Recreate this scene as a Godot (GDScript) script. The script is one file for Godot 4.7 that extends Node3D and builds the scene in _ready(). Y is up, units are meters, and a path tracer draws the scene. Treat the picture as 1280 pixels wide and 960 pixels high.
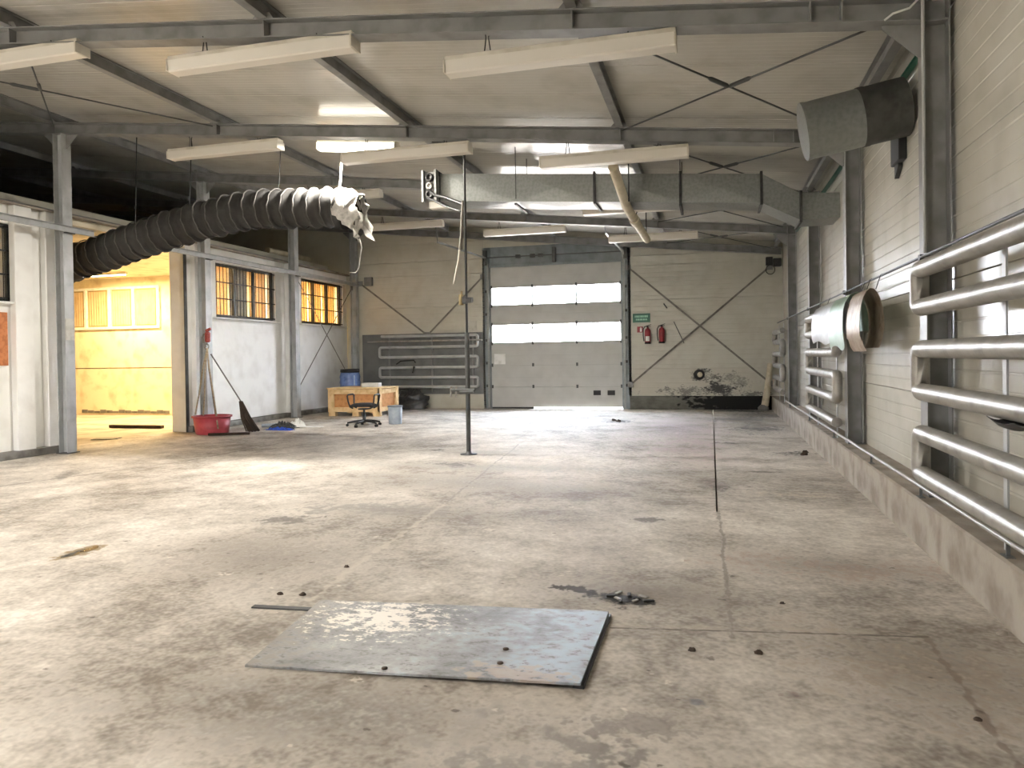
extends Node3D

const BACK := -21.7                                   # inner face of the garage-door wall
const FRAMES := [-6.85, -10.55, -14.3, -18.0]         # steel frames in view
const WALL_R := 1.95                                  # inner face of the radiator wall
const WALL_L := -11.4                                 # face of the white inner building
const PLINTH := 1.62
const PLINTH_TOP := 0.385
var M := {}
var taken := {}
var uvm := 0

# ---------------------------------------------------------------- helpers
func numbered(n: String, parent: Node) -> String:
	var key := "%d/%s" % [parent.get_instance_id(), n]
	taken[key] = int(taken.get(key, -1)) + 1
	return n if taken[key] == 0 else "%s_%03d" % [n, taken[key]]

func tag(o: Node, label := "", category := "", group := "", kind := "") -> void:
	if label: o.set_meta("label", label)
	if category: o.set_meta("category", category)
	if group: o.set_meta("group", group)
	if kind: o.set_meta("kind", kind)

func thing(called: String, at: Vector3, label := "", category := "", group := "", kind := "") -> Node3D:
	var o := Node3D.new()
	o.name = numbered(called, self)
	add_child(o, true)
	o.position = at
	tag(o, label, category, group, kind)
	return o

func mb() -> SurfaceTool:
	var st := SurfaceTool.new()
	st.begin(Mesh.PRIMITIVE_TRIANGLES)
	st.set_smooth_group(-1)
	return st

# shapes are given in world coordinates; the part is moved back under its thing
func part(st: SurfaceTool, called: String, m: Material, parent: Node3D, local := false) -> MeshInstance3D:
	st.generate_normals()
	var o := MeshInstance3D.new()
	o.mesh = st.commit()
	o.material_override = m
	o.name = numbered(called, parent)
	parent.add_child(o, true)
	if not local:
		var base := Vector3.ZERO
		var p: Node = parent
		while p != self:
			base += (p as Node3D).position
			p = p.get_parent()
		o.position = -base
	return o

func solo(st: SurfaceTool, called: String, m: Material, label: String, category: String, group := "", kind := "") -> MeshInstance3D:
	var o := part(st, called, m, self)
	tag(o, label, category, group, kind)
	return o

func copy(o: Node3D, by: Vector3, label := "") -> Node3D:
	var c: Node3D = o.duplicate()
	c.name = numbered(String(o.name), self)
	add_child(c, true)
	c.position = o.position + by
	if label: c.set_meta("label", label)
	return c

func vx(st: SurfaceTool, p: Vector3) -> void:
	if uvm == 1: st.set_uv(Vector2(p.x, p.z))
	elif uvm == 2: st.set_uv(Vector2(p.x, -p.y))
	st.add_vertex(p)

func tri(st: SurfaceTool, a: Vector3, b: Vector3, c: Vector3) -> void:
	vx(st, a); vx(st, c); vx(st, b)

func quad(st: SurfaceTool, a: Vector3, b: Vector3, c: Vector3, d: Vector3) -> void:
	tri(st, a, b, c); tri(st, a, c, d)

# box with chamfered edges
func box(st: SurfaceTool, c: Vector3, s: Vector3, e := 0.0, bs := Basis.IDENTITY) -> void:
	var h := s / 2.0
	if e <= 0.0:
		var p := []
		for i in 8:
			p.append(c + bs * Vector3(h.x * (1 if i & 1 else -1), h.y * (1 if i & 2 else -1), h.z * (1 if i & 4 else -1)))
		for f in [[4, 5, 7, 6], [1, 0, 2, 3], [5, 1, 3, 7], [0, 4, 6, 2], [6, 7, 3, 2], [0, 1, 5, 4]]:
			quad(st, p[f[0]], p[f[1]], p[f[2]], p[f[3]])
		return
	e = min(e, min(h.x, min(h.y, h.z)) * 0.9)
	var q := func(sx: int, sy: int, sz: int, k: int) -> Vector3:
		var v := Vector3(sx * (h.x - e), sy * (h.y - e), sz * (h.z - e))
		v[k] = [sx, sy, sz][k] * h[k]
		return c + bs * v
	for s1 in [-1, 1]:
		for k in 3:
			var u := (k + 1) % 3
			var w := (k + 2) % 3
			var f := []
			for uw in [[-1, -1], [1, -1], [1, 1], [-1, 1]]:
				var g := [0, 0, 0]
				g[k] = s1; g[u] = uw[0]; g[w] = uw[1]
				f.append(q.call(g[0], g[1], g[2], k))
			if s1 > 0: quad(st, f[0], f[1], f[2], f[3])
			else: quad(st, f[3], f[2], f[1], f[0])
			for s2 in [-1, 1]:
				var g1 := [0, 0, 0]
				var g2 := [0, 0, 0]
				g1[k] = s1; g1[u] = s2; g1[w] = -1
				g2[k] = s1; g2[u] = s2; g2[w] = 1
				var a: Vector3 = q.call(g1[0], g1[1], g1[2], k)
				var b: Vector3 = q.call(g2[0], g2[1], g2[2], k)
				var cc: Vector3 = q.call(g2[0], g2[1], g2[2], u)
				var d: Vector3 = q.call(g1[0], g1[1], g1[2], u)
				if s1 * s2 > 0: quad(st, d, cc, b, a)
				else: quad(st, a, b, cc, d)
	for sx in [-1, 1]:
		for sy in [-1, 1]:
			for sz in [-1, 1]:
				var a: Vector3 = q.call(sx, sy, sz, 0)
				var b: Vector3 = q.call(sx, sy, sz, 1)
				var d: Vector3 = q.call(sx, sy, sz, 2)
				if sx * sy * sz > 0: tri(st, a, b, d)
				else: tri(st, a, d, b)

func bx(st: SurfaceTool, x0: float, x1: float, y0: float, y1: float, z0: float, z1: float, e := 0.0) -> void:
	box(st, Vector3(x0 + x1, y0 + y1, z0 + z1) / 2.0, Vector3(absf(x1 - x0), absf(y1 - y0), absf(z1 - z0)), e)

# outline swept straight from a to b; outline x runs along side, y along up
func ext(st: SurfaceTool, poly: PackedVector2Array, a: Vector3, b: Vector3, side: Vector3, up: Vector3) -> void:
	var n := poly.size()
	st.set_smooth_group(-1)
	for i in n:
		var p := poly[i]
		var r := poly[(i + 1) % n]
		var dp := side * p.x + up * p.y
		var dr := side * r.x + up * r.y
		quad(st, a + dp, a + dr, b + dr, b + dp)
	var t := Geometry2D.triangulate_polygon(poly)
	for i in range(0, t.size(), 3):
		var v := []
		for k in 3: v.append(side * poly[t[i + k]].x + up * poly[t[i + k]].y)
		tri(st, a + v[0], a + v[1], a + v[2])
		tri(st, b + v[0], b + v[2], b + v[1])

func section_i(h: float, b: float, tw: float, tf: float) -> PackedVector2Array:
	var x := b / 2; var y := h / 2; var w := tw / 2
	return PackedVector2Array([Vector2(-x, -y), Vector2(x, -y), Vector2(x, -y + tf), Vector2(w, -y + tf), Vector2(w, y - tf), Vector2(x, y - tf), Vector2(x, y), Vector2(-x, y), Vector2(-x, y - tf), Vector2(-w, y - tf), Vector2(-w, -y + tf), Vector2(-x, -y + tf)])

func section_l(b: float, t: float) -> PackedVector2Array:
	return PackedVector2Array([Vector2(0, 0), Vector2(b, 0), Vector2(b, t), Vector2(t, t), Vector2(t, b), Vector2(0, b)])

func section_u(h: float, b: float, t: float) -> PackedVector2Array:
	return PackedVector2Array([Vector2(0, -h / 2), Vector2(b, -h / 2), Vector2(b, -h / 2 + t), Vector2(t, -h / 2 + t), Vector2(t, h / 2 - t), Vector2(b, h / 2 - t), Vector2(b, h / 2), Vector2(0, h / 2)])

# sandwich-panel outline: x runs over the width, visible face at y = 0 with pressed grooves
func ribbed(w: float, thick: float, first: float, step: float, gw: float, depth: float) -> PackedVector2Array:
	var p := PackedVector2Array()
	p.append(Vector2(0, thick)); p.append(Vector2(0, 0.004)); p.append(Vector2(0.006, 0))
	var u := first
	while u < w - step * 0.5:
		p.append(Vector2(u - gw / 2, 0)); p.append(Vector2(u - gw / 4, depth)); p.append(Vector2(u + gw / 4, depth)); p.append(Vector2(u + gw / 2, 0))
		u += step
	p.append(Vector2(w - 0.006, 0)); p.append(Vector2(w, 0.004)); p.append(Vector2(w, thick))
	return p

func tube(st: SurfaceTool, pts: Array, r, sides := 10, caps := true) -> void:
	var n := pts.size()
	var rings := []
	var nrm := Vector3.ZERO
	for i in n:
		var t: Vector3 = (pts[mini(i + 1, n - 1)] - pts[maxi(i - 1, 0)]).normalized()
		if i == 0:
			nrm = t.cross(Vector3.UP if absf(t.y) < 0.9 else Vector3.RIGHT).normalized()
		else:
			nrm = (nrm - t * nrm.dot(t)).normalized()
		var bi := t.cross(nrm)
		var rr: float = r[i] if r is Array else r
		var ring := []
		for k in sides:
			var a := TAU * k / sides
			ring.append(pts[i] + (nrm * cos(a) + bi * sin(a)) * rr)
		rings.append(ring)
	st.set_smooth_group(0)
	for i in n - 1:
		for k in sides:
			var k2 := (k + 1) % sides
			quad(st, rings[i][k], rings[i][k2], rings[i + 1][k2], rings[i + 1][k])
	st.set_smooth_group(-1)
	if caps:
		for k in range(1, sides - 1):
			tri(st, rings[0][0], rings[0][k + 1], rings[0][k])
			tri(st, rings[n - 1][0], rings[n - 1][k], rings[n - 1][k + 1])

func bar(st: SurfaceTool, a: Vector3, b: Vector3, r: float, sides := 8) -> void:
	tube(st, [a, b], r, sides)

# profile of Vector2(radius, height) turned about the axis of xf
func lathe(st: SurfaceTool, prof: Array, sides: int, xf: Transform3D, smooth := true) -> void:
	st.set_smooth_group(0 if smooth else -1)
	for i in prof.size() - 1:
		for k in sides:
			var a0 := TAU * k / sides
			var a1 := TAU * (k + 1) / sides
			var p := func(j: int, a: float) -> Vector3: return xf * Vector3(cos(a) * prof[j].x, prof[j].y, -sin(a) * prof[j].x)
			if prof[i].x < 1e-5: tri(st, p.call(i, a0), p.call(i + 1, a1), p.call(i + 1, a0))
			elif prof[i + 1].x < 1e-5: tri(st, p.call(i, a0), p.call(i, a1), p.call(i + 1, a0))
			else: quad(st, p.call(i, a0), p.call(i, a1), p.call(i + 1, a1), p.call(i + 1, a0))
	st.set_smooth_group(-1)

# sheet of metal or cloth: grid of points given a thickness
func sheet(st: SurfaceTool, rows: Array, thick: float) -> void:
	var nr := rows.size()
	var nc: int = rows[0].size()
	var back := []
	for i in nr:
		var line := []
		for j in nc:
			var du: Vector3 = rows[mini(i + 1, nr - 1)][j] - rows[maxi(i - 1, 0)][j]
			var dv: Vector3 = rows[i][mini(j + 1, nc - 1)] - rows[i][maxi(j - 1, 0)]
			line.append(rows[i][j] - du.cross(dv).normalized() * thick)
		back.append(line)
	st.set_smooth_group(0)
	for i in nr - 1:
		for j in nc - 1:
			quad(st, rows[i][j], rows[i + 1][j], rows[i + 1][j + 1], rows[i][j + 1])
	st.set_smooth_group(1)
	for i in nr - 1:
		for j in nc - 1:
			quad(st, back[i][j], back[i][j + 1], back[i + 1][j + 1], back[i + 1][j])
	st.set_smooth_group(-1)
	for i in nr - 1:
		quad(st, rows[i][0], back[i][0], back[i + 1][0], rows[i + 1][0])
		quad(st, rows[i][nc - 1], rows[i + 1][nc - 1], back[i + 1][nc - 1], back[i][nc - 1])
	for j in nc - 1:
		quad(st, rows[0][j], rows[0][j + 1], back[0][j + 1], back[0][j])
		quad(st, rows[nr - 1][j], back[nr - 1][j], back[nr - 1][j + 1], rows[nr - 1][j + 1])

func noise(sd: int, freq: float, oct := 4) -> FastNoiseLite:
	var n := FastNoiseLite.new()
	n.seed = sd; n.frequency = freq; n.fractal_octaves = oct
	n.noise_type = FastNoiseLite.TYPE_SIMPLEX_SMOOTH
	return n

# tiling colour texture from noise: stops are [position, colour] in sRGB
func speckle(sd: int, freq: float, stops: Array, size := 256, oct := 5) -> ImageTexture:
	var img := noise(sd, freq, oct).get_seamless_image(size, size)
	img.convert(Image.FORMAT_L8)
	var src := img.get_data()
	var lut := []
	for i in 256:
		var t := i / 255.0
		var c: Color = stops[0][1]
		for k in stops.size() - 1:
			if t >= stops[k][0]: c = (stops[k][1] as Color).lerp(stops[k + 1][1], clampf((t - stops[k][0]) / (stops[k + 1][0] - stops[k][0]), 0, 1))
		lut.append(c)
	var out := PackedByteArray()
	out.resize(size * size * 3)
	for i in size * size:
		var c: Color = lut[src[i]]
		out[i * 3] = int(c.r * 255); out[i * 3 + 1] = int(c.g * 255); out[i * 3 + 2] = int(c.b * 255)
	return ImageTexture.create_from_image(Image.create_from_data(size, size, false, Image.FORMAT_RGB8, out))

func plain(c: Color, rough := 0.6, metal := 0.0) -> StandardMaterial3D:
	var m := StandardMaterial3D.new()
	m.albedo_color = c; m.roughness = rough; m.metallic = metal
	return m

# material with a noise-mottled colour: dirty share of c2 over c1, the pattern repeating every period metres
func mottled(sd: int, c1: Color, c2: Color, period: float, rough := 0.6, metal := 0.0, bump := 0.0, freq := 0.012) -> StandardMaterial3D:
	var m := plain(Color.WHITE, rough, metal)
	m.albedo_texture = speckle(sd, freq, [[0.0, c2], [0.3, c2.lerp(c1, 0.55)], [0.55, c1], [1.0, c1.lightened(0.06)]])
	m.uv1_triplanar = true
	m.uv1_world_triplanar = true
	m.uv1_scale = Vector3.ONE / period
	if bump > 0.0:
		var img := noise(sd + 50, 0.05, 5).get_seamless_image(256, 256)
		img.convert(Image.FORMAT_RGBA8)
		img.bump_map_to_normal_map(2.0)
		m.normal_enabled = true
		m.normal_scale = bump
		m.normal_texture = ImageTexture.create_from_image(img)
	return m

func glow(c: Color, e: float) -> StandardMaterial3D:
	var m := plain(c, 0.5)
	m.emission_enabled = true; m.emission = c; m.emission_energy_multiplier = e
	return m

func rafter_y(x: float) -> float: return 4.335 + 0.104 * (1.5 - x)     # underside of the rafters
func deck_y(x: float) -> float: return rafter_y(x) + 0.37              # underside of the roof panels

func area_light(at: Vector3, size: Vector2, energy: float, c: Color) -> void:
	var l := AreaLight3D.new()
	l.name = numbered("lamp_light", self)
	add_child(l, true)
	l.position = at
	l.rotation_degrees = Vector3(-90, 0, 0)
	l.area_size = size
	l.light_energy = energy
	l.light_color = c
	l.area_range = 40.0
	l.shadow_enabled = true

# ---------------------------------------------------------------- scene
func _ready() -> void:
	view_and_light()
	materials()
	shell()
	inner_building()
	steel_frame()
	garage_door()
	lamps()
	ducts()
	hose()
	radiators()
	end_wall_things()
	floor_things()

func view_and_light() -> void:
	var cam := Camera3D.new()
	cam.name = "camera"
	add_child(cam)
	cam.position = Vector3(0, 1.6, 0)
	cam.rotation_degrees = Vector3(-0.6254, 15.13344, -0.84461)
	cam.projection = Camera3D.PROJECTION_FRUSTUM
	cam.near = 0.05
	cam.far = 200.0
	cam.size = 960.0 / 920.0 * 0.05
	cam.frustum_offset = Vector2(0, -(480.0 - 455.42) / 920.0 * 0.05)
	cam.current = true
	var sm := ProceduralSkyMaterial.new()
	sm.sky_top_color = Color(0.88, 0.93, 1.0)
	sm.sky_horizon_color = Color(0.97, 0.98, 1.0)
	sm.ground_horizon_color = Color(0.75, 0.76, 0.78)
	sm.ground_bottom_color = Color(0.6, 0.6, 0.6)
	var sky := Sky.new()
	sky.sky_material = sm
	var env := Environment.new()
	env.background_mode = Environment.BG_SKY
	env.sky = sky
	env.background_energy_multiplier = 60.0
	env.tonemap_mode = Environment.TONE_MAPPER_LINEAR
	env.tonemap_exposure = 1.6
	env.sdfgi_enabled = true
	env.ssao_enabled = true
	env.ssil_enabled = true
	var sun := DirectionalLight3D.new()               # stands behind the hall and lights the yard in front of the garage door
	sun.name = "sun"
	add_child(sun)
	sun.rotation_degrees = Vector3(-58, 12, 0)
	sun.light_energy = 200.0
	sun.light_color = Color(1.0, 0.97, 0.92)
	sun.light_angular_distance = 0.6
	sun.sky_mode = DirectionalLight3D.SKY_MODE_LIGHT_ONLY
	sun.shadow_enabled = true
	var we := WorldEnvironment.new()
	we.name = "environment"
	we.environment = env
	add_child(we)

func materials() -> void:
	M.steel = mottled(1, Color(0.53, 0.53, 0.525), Color(0.44, 0.44, 0.43), 1.3, 0.45)
	M.steel_dark = mottled(2, Color(0.30, 0.31, 0.31), Color(0.2, 0.2, 0.2), 1.1, 0.5)
	M.steel_blue = mottled(3, Color(0.47, 0.50, 0.51), Color(0.40, 0.42, 0.43), 1.2, 0.45)
	M.roof = mottled(4, Color(0.80, 0.79, 0.76), Color(0.74, 0.725, 0.69), 3.0, 0.2)
	M.wall_panel = mottled(5, Color(0.82, 0.81, 0.77), Color(0.765, 0.75, 0.705), 2.6, 0.25)
	M.end_panel = mottled(6, Color(0.775, 0.765, 0.715), Color(0.735, 0.72, 0.665), 2.2, 0.4)
	M.end_panel_dark = mottled(7, Color(0.42, 0.425, 0.42), Color(0.36, 0.365, 0.36), 2.0, 0.5)
	M.concrete = mottled(8, Color(0.62, 0.585, 0.54), Color(0.47, 0.43, 0.39), 1.7, 0.85, 0.0, 0.5)
	M.floor_plain = mottled(9, Color(0.72, 0.68, 0.63), Color(0.55, 0.51, 0.47), 3.1, 0.8)
	M.plaster = mottled(10, Color(0.945, 0.945, 0.935), Color(0.89, 0.885, 0.87), 2.4, 0.75, 0.0, 0.2)
	M.plaster_base = mottled(11, Color(0.47, 0.46, 0.44), Color(0.34, 0.33, 0.31), 1.0, 0.85)
	M.cream = mottled(12, Color(0.91, 0.87, 0.77), Color(0.80, 0.74, 0.62), 2.0, 0.75)
	M.lamp_white = mottled(15, Color(0.88, 0.86, 0.81), Color(0.78, 0.75, 0.69), 1.4, 0.4)
	M.lamp_diffuser = plain(Color(0.90, 0.88, 0.84), 0.3)
	M.zinc = mottled(16, Color(0.54, 0.55, 0.54), Color(0.48, 0.49, 0.48), 0.5, 0.42, 0.5, 0.0, 0.03)
	M.zinc_dark = mottled(17, Color(0.25, 0.25, 0.25), Color(0.16, 0.16, 0.16), 0.6, 0.55, 0.6)
	M.silver = mottled(18, Color(0.64, 0.63, 0.605), Color(0.52, 0.50, 0.475), 0.7, 0.42, 0.35)
	M.wire = plain(Color(0.2, 0.2, 0.2), 0.5, 0.4)
	M.black = mottled(19, Color(0.075, 0.075, 0.08), Color(0.04, 0.04, 0.04), 0.5, 0.5)
	M.pvc = mottled(20, Color(0.80, 0.76, 0.66), Color(0.66, 0.61, 0.5), 0.8, 0.5)
	M.door_skin = mottled(21, Color(0.73, 0.73, 0.715), Color(0.70, 0.70, 0.685), 2.0, 0.45)
	M.white = mottled(22, Color(0.92, 0.92, 0.91), Color(0.82, 0.82, 0.8), 0.8, 0.6)
	M.wood = mottled(23, Color(0.89, 0.77, 0.58), Color(0.79, 0.64, 0.44), 0.8, 0.7)
	M.plywood = mottled(24, Color(0.76, 0.54, 0.33), Color(0.64, 0.43, 0.25), 0.6, 0.7)
	M.brown = mottled(25, Color(0.23, 0.17, 0.12), Color(0.14, 0.10, 0.07), 0.6, 0.8)
	M.red = mottled(26, Color(0.55, 0.13, 0.16), Color(0.42, 0.1, 0.12), 0.7, 0.4)
	M.green = plain(Color(0.10, 0.36, 0.28), 0.4)
	var p := StandardMaterial3D.new()
	p.albedo_color = Color(0.92, 0.96, 1.0, 0.10)
	p.transparency = BaseMaterial3D.TRANSPARENCY_ALPHA
	p.roughness = 0.05
	M.pane = p
	var pd := plain(Color(0.75, 0.66, 0.48), 0.3)
	M.pane_dull = pd
	M.curtain = mottled(27, Color(0.94, 0.88, 0.75), Color(0.86, 0.78, 0.62), 1.2, 0.9)
	(M.curtain as StandardMaterial3D).backlight_enabled = true
	(M.curtain as StandardMaterial3D).backlight = Color(1.0, 0.96, 0.88)
	M.curtain_grey = mottled(28, Color(0.72, 0.70, 0.62), Color(0.6, 0.57, 0.48), 1.2, 0.9)
	M.frame_dark = mottled(29, Color(0.25, 0.26, 0.25), Color(0.17, 0.17, 0.17), 0.8, 0.5)
	M.cork = mottled(30, Color(0.78, 0.50, 0.32), Color(0.66, 0.40, 0.25), 0.4, 0.9)
	M.tube_warm = glow(Color(1.0, 0.86, 0.55), 14.0)
	M.tube_on = glow(Color(1.0, 0.97, 0.9), 5.0)
	M.steel_pale = mottled(31, Color(0.71, 0.72, 0.725), Color(0.62, 0.63, 0.63), 1.2, 0.45)
	M.steel_brown = mottled(32, Color(0.47, 0.45, 0.42), Color(0.37, 0.345, 0.32), 0.7, 0.6)
	M.zinc_soot = mottled(33, Color(0.27, 0.27, 0.26), Color(0.15, 0.15, 0.145), 0.5, 0.6, 0.3)
	M.zinc_pale = mottled(34, Color(0.70, 0.71, 0.72), Color(0.62, 0.63, 0.64), 0.6, 0.5, 0.15)
	M.cover_green = mottled(35, Color(0.55, 0.64, 0.57), Color(0.45, 0.54, 0.47), 0.5, 0.4, 0.2)
	M.cover_brown = mottled(36, Color(0.62, 0.56, 0.49), Color(0.46, 0.38, 0.31), 0.5, 0.5, 0.3)
	M.hose = mottled(37, Color(0.17, 0.165, 0.16), Color(0.10, 0.097, 0.095), 0.6, 0.85)
	M.hose_rim = mottled(38, Color(0.36, 0.35, 0.34), Color(0.2, 0.195, 0.19), 0.4, 0.8)
	M.lining = mottled(39, Color(0.86, 0.85, 0.83), Color(0.66, 0.65, 0.63), 0.3, 0.7)
	M.sign_pale = plain(Color(0.62, 0.82, 0.72), 0.5)
	M.end_panel_pale = mottled(40, Color(0.76, 0.75, 0.71), Color(0.66, 0.65, 0.6), 0.6, 0.6)
	M.bag = mottled(41, Color(0.24, 0.245, 0.25), Color(0.14, 0.14, 0.15), 0.4, 0.4)
	M.brass = mottled(42, Color(0.62, 0.55, 0.40), Color(0.42, 0.37, 0.27), 0.3, 0.5, 0.2)
	M.blue = mottled(43, Color(0.40, 0.50, 0.70), Color(0.30, 0.38, 0.56), 0.5, 0.22)
	M.blue_pale = plain(Color(0.66, 0.74, 0.86), 0.3)
	M.blue_rag = mottled(44, Color(0.16, 0.34, 0.80), Color(0.10, 0.2, 0.5), 0.3, 0.7)
	M.seat = mottled(45, Color(0.13, 0.13, 0.14), Color(0.09, 0.09, 0.1), 0.3, 0.8)
	M.bin = mottled(46, Color(0.60, 0.64, 0.68), Color(0.52, 0.55, 0.6), 0.5, 0.45)
	M.bin_rim = plain(Color(0.45, 0.48, 0.51), 0.45)
	M.hook_red = mottled(49, Color(0.58, 0.24, 0.21), Color(0.40, 0.18, 0.16), 0.2, 0.6)
	M.tub = mottled(47, Color(0.72, 0.28, 0.32), Color(0.6, 0.23, 0.26), 0.6, 0.4)
	M.rope = mottled(48, Color(0.66, 0.60, 0.50), Color(0.48, 0.42, 0.34), 0.2, 0.9)
	var wt := plain(Color(0.30, 0.27, 0.22), 0.03)
	wt.metallic_specular = 1.0
	M.water = wt

# ---------------------------------------------------------------- floor colour: concrete with the stains the photograph shows
const STAINS := [   # x, z, half sizes, turn in degrees, colour, strength, raggedness
	[-0.5, -4.95, 0.5, 0.26, 0, Color(0.40, 0.37, 0.34), 0.5, 1.0], [-0.60, -4.84, 0.25, 0.15, 8, Color(0.12, 0.12, 0.12), 0.9, 0.45], [-0.52, -4.82, 0.17, 0.11, 0, Color(0.07, 0.07, 0.08), 0.95, 0.35], [-0.90, -4.95, 0.16, 0.05, 10, Color(0.14, 0.12, 0.11), 0.8, 0.9],
	[-5.17, -5.03, 0.10, 0.22, 0, Color(0.50, 0.43, 0.32), 0.85, 0.6], [-4.17, -6.47, 0.42, 0.2, 0, Color(0.36, 0.34, 0.32), 0.7, 0.8], [-3.35, -7.15, 0.9, 0.35, 0, Color(0.42, 0.40, 0.38), 0.55, 0.9],
	[-3.6, -5.2, 0.8, 0.5, 20, Color(0.47, 0.44, 0.41), 0.5, 1.0], [-3.0, -8.9, 1.6, 0.5, 5, Color(0.50, 0.48, 0.46), 0.45, 1.0], [-1.6, -2.95, 1.1, 0.3, 0, Color(0.52, 0.50, 0.475), 0.5, 1.0], [-0.6, -2.65, 0.8, 0.2, 0, Color(0.48, 0.46, 0.44), 0.45, 1.0],
	[-0.09, -3.47, 0.08, 0.05, 0, Color(0.40, 0.41, 0.43), 0.7, 0.6], [0.36, -3.63, 0.07, 0.05, 0, Color(0.42, 0.35, 0.34), 0.6, 0.6], [-0.6, -3.0, 0.3, 0.07, 20, Color(0.44, 0.42, 0.40), 0.5, 1.0], [-0.3, -3.2, 0.25, 0.1, -20, Color(0.46, 0.43, 0.41), 0.5, 1.0],
	
	[0.9, -5.9, 0.7, 0.25, 0, Color(0.48, 0.38, 0.32), 0.4, 1.0], [1.0, -4.1, 0.5, 0.5, 30, Color(0.46, 0.40, 0.34), 0.45, 1.0], [0.9, -8.8, 0.5, 0.2, 0, Color(0.72, 0.68, 0.62), 0.6, 0.8],
	[-3.7, -10.4, 0.35, 0.22, 0, Color(0.27, 0.26, 0.25), 0.7, 0.9], [-4.6, -11.9, 0.16, 0.12, 0, Color(0.2, 0.19, 0.18), 0.7, 0.9],
	[-3.7, -11.7, 0.9, 0.35, 0, Color(0.45, 0.42, 0.38), 0.5, 1.0], [-2.6, -10.2, 2.2, 0.35, 0, Color(0.46, 0.45, 0.43), 0.45, 1.0], [-0.7, -16.3, 1.1, 3.2, 0, Color(0.62, 0.53, 0.58), 0.4, 0.9], [-0.3, -12.6, 0.6, 1.6, 0, Color(0.62, 0.53, 0.54), 0.35, 1.0],
	[-2.2, -17.7, 0.3, 0.35, 0, Color(0.16, 0.17, 0.2), 0.8, 1.0], 
	[1.25, -12.3, 0.3, 0.25, 0, Color(0.2, 0.19, 0.18), 0.7, 1.0], [0.6, -10.4, 0.4, 0.07, 0, Color(0.27, 0.25, 0.23), 0.6, 0.9], [0.9, -16.2, 0.5, 0.8, 0, Color(0.22, 0.22, 0.22), 0.6, 1.0],
	[0.6, -18.6, 0.7, 0.6, 0, Color(0.26, 0.26, 0.26), 0.5, 1.0], [1.2, -19.8, 0.6, 0.8, 0, Color(0.2, 0.2, 0.2), 0.55, 1.0], [0.35, -13.6, 0.25, 0.14, 0, Color(0.24, 0.23, 0.22), 0.6, 0.9], [1.0, -21.3, 1.2, 0.5, 0, Color(0.16, 0.16, 0.16), 0.7, 0.9],
	[0.05, -9.1, 0.16, 0.3, 0, Color(0.3, 0.28, 0.26), 0.6, 0.9], [-0.6, -7.2, 0.14, 0.1, 0, Color(0.28, 0.26, 0.24), 0.6, 0.8], [-9.0, -8.6, 0.6, 0.12, 60, Color(0.40, 0.38, 0.36), 0.6, 1.0],
]
const SEAMS := [   # ax, az, bx, bz, half width, colour, strength
	[-2.84, -7.6, -2.6, -4.35, 0.035, Color(0.82, 0.79, 0.74), 0.55], [-0.58, -4.30, 1.13, -4.55, 0.010, Color(0.36, 0.33, 0.30), 0.75], [-0.58, -4.34, 1.1, -4.62, 0.03, Color(0.74, 0.70, 0.64), 0.4], [1.13, -4.55, 1.12, -2.5, 0.02, Color(0.42, 0.37, 0.33), 0.5],
	[0.06, -7.75, 0.10, -4.3, 0.016, Color(0.47, 0.44, 0.40), 0.55], [-8.0, -12.4, -8.15, -9.9, 0.018, Color(0.33, 0.31, 0.29), 0.7], [-8.15, -9.9, -8.9, -7.8, 0.02, Color(0.36, 0.34, 0.32), 0.6], [-8.9, -7.8, -9.4, -6.2, 0.04, Color(0.40, 0.38, 0.36), 0.4],
	[0.05, -9.05, 1.5, -8.95, 0.012, Color(0.33, 0.31, 0.28), 0.6], [0.3, -3.9, 1.0, -3.3, 0.02, Color(0.75, 0.71, 0.65), 0.35], [-3.4, -13.0, -2.84, -7.6, 0.014, Color(0.47, 0.45, 0.43), 0.45],
]

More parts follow.
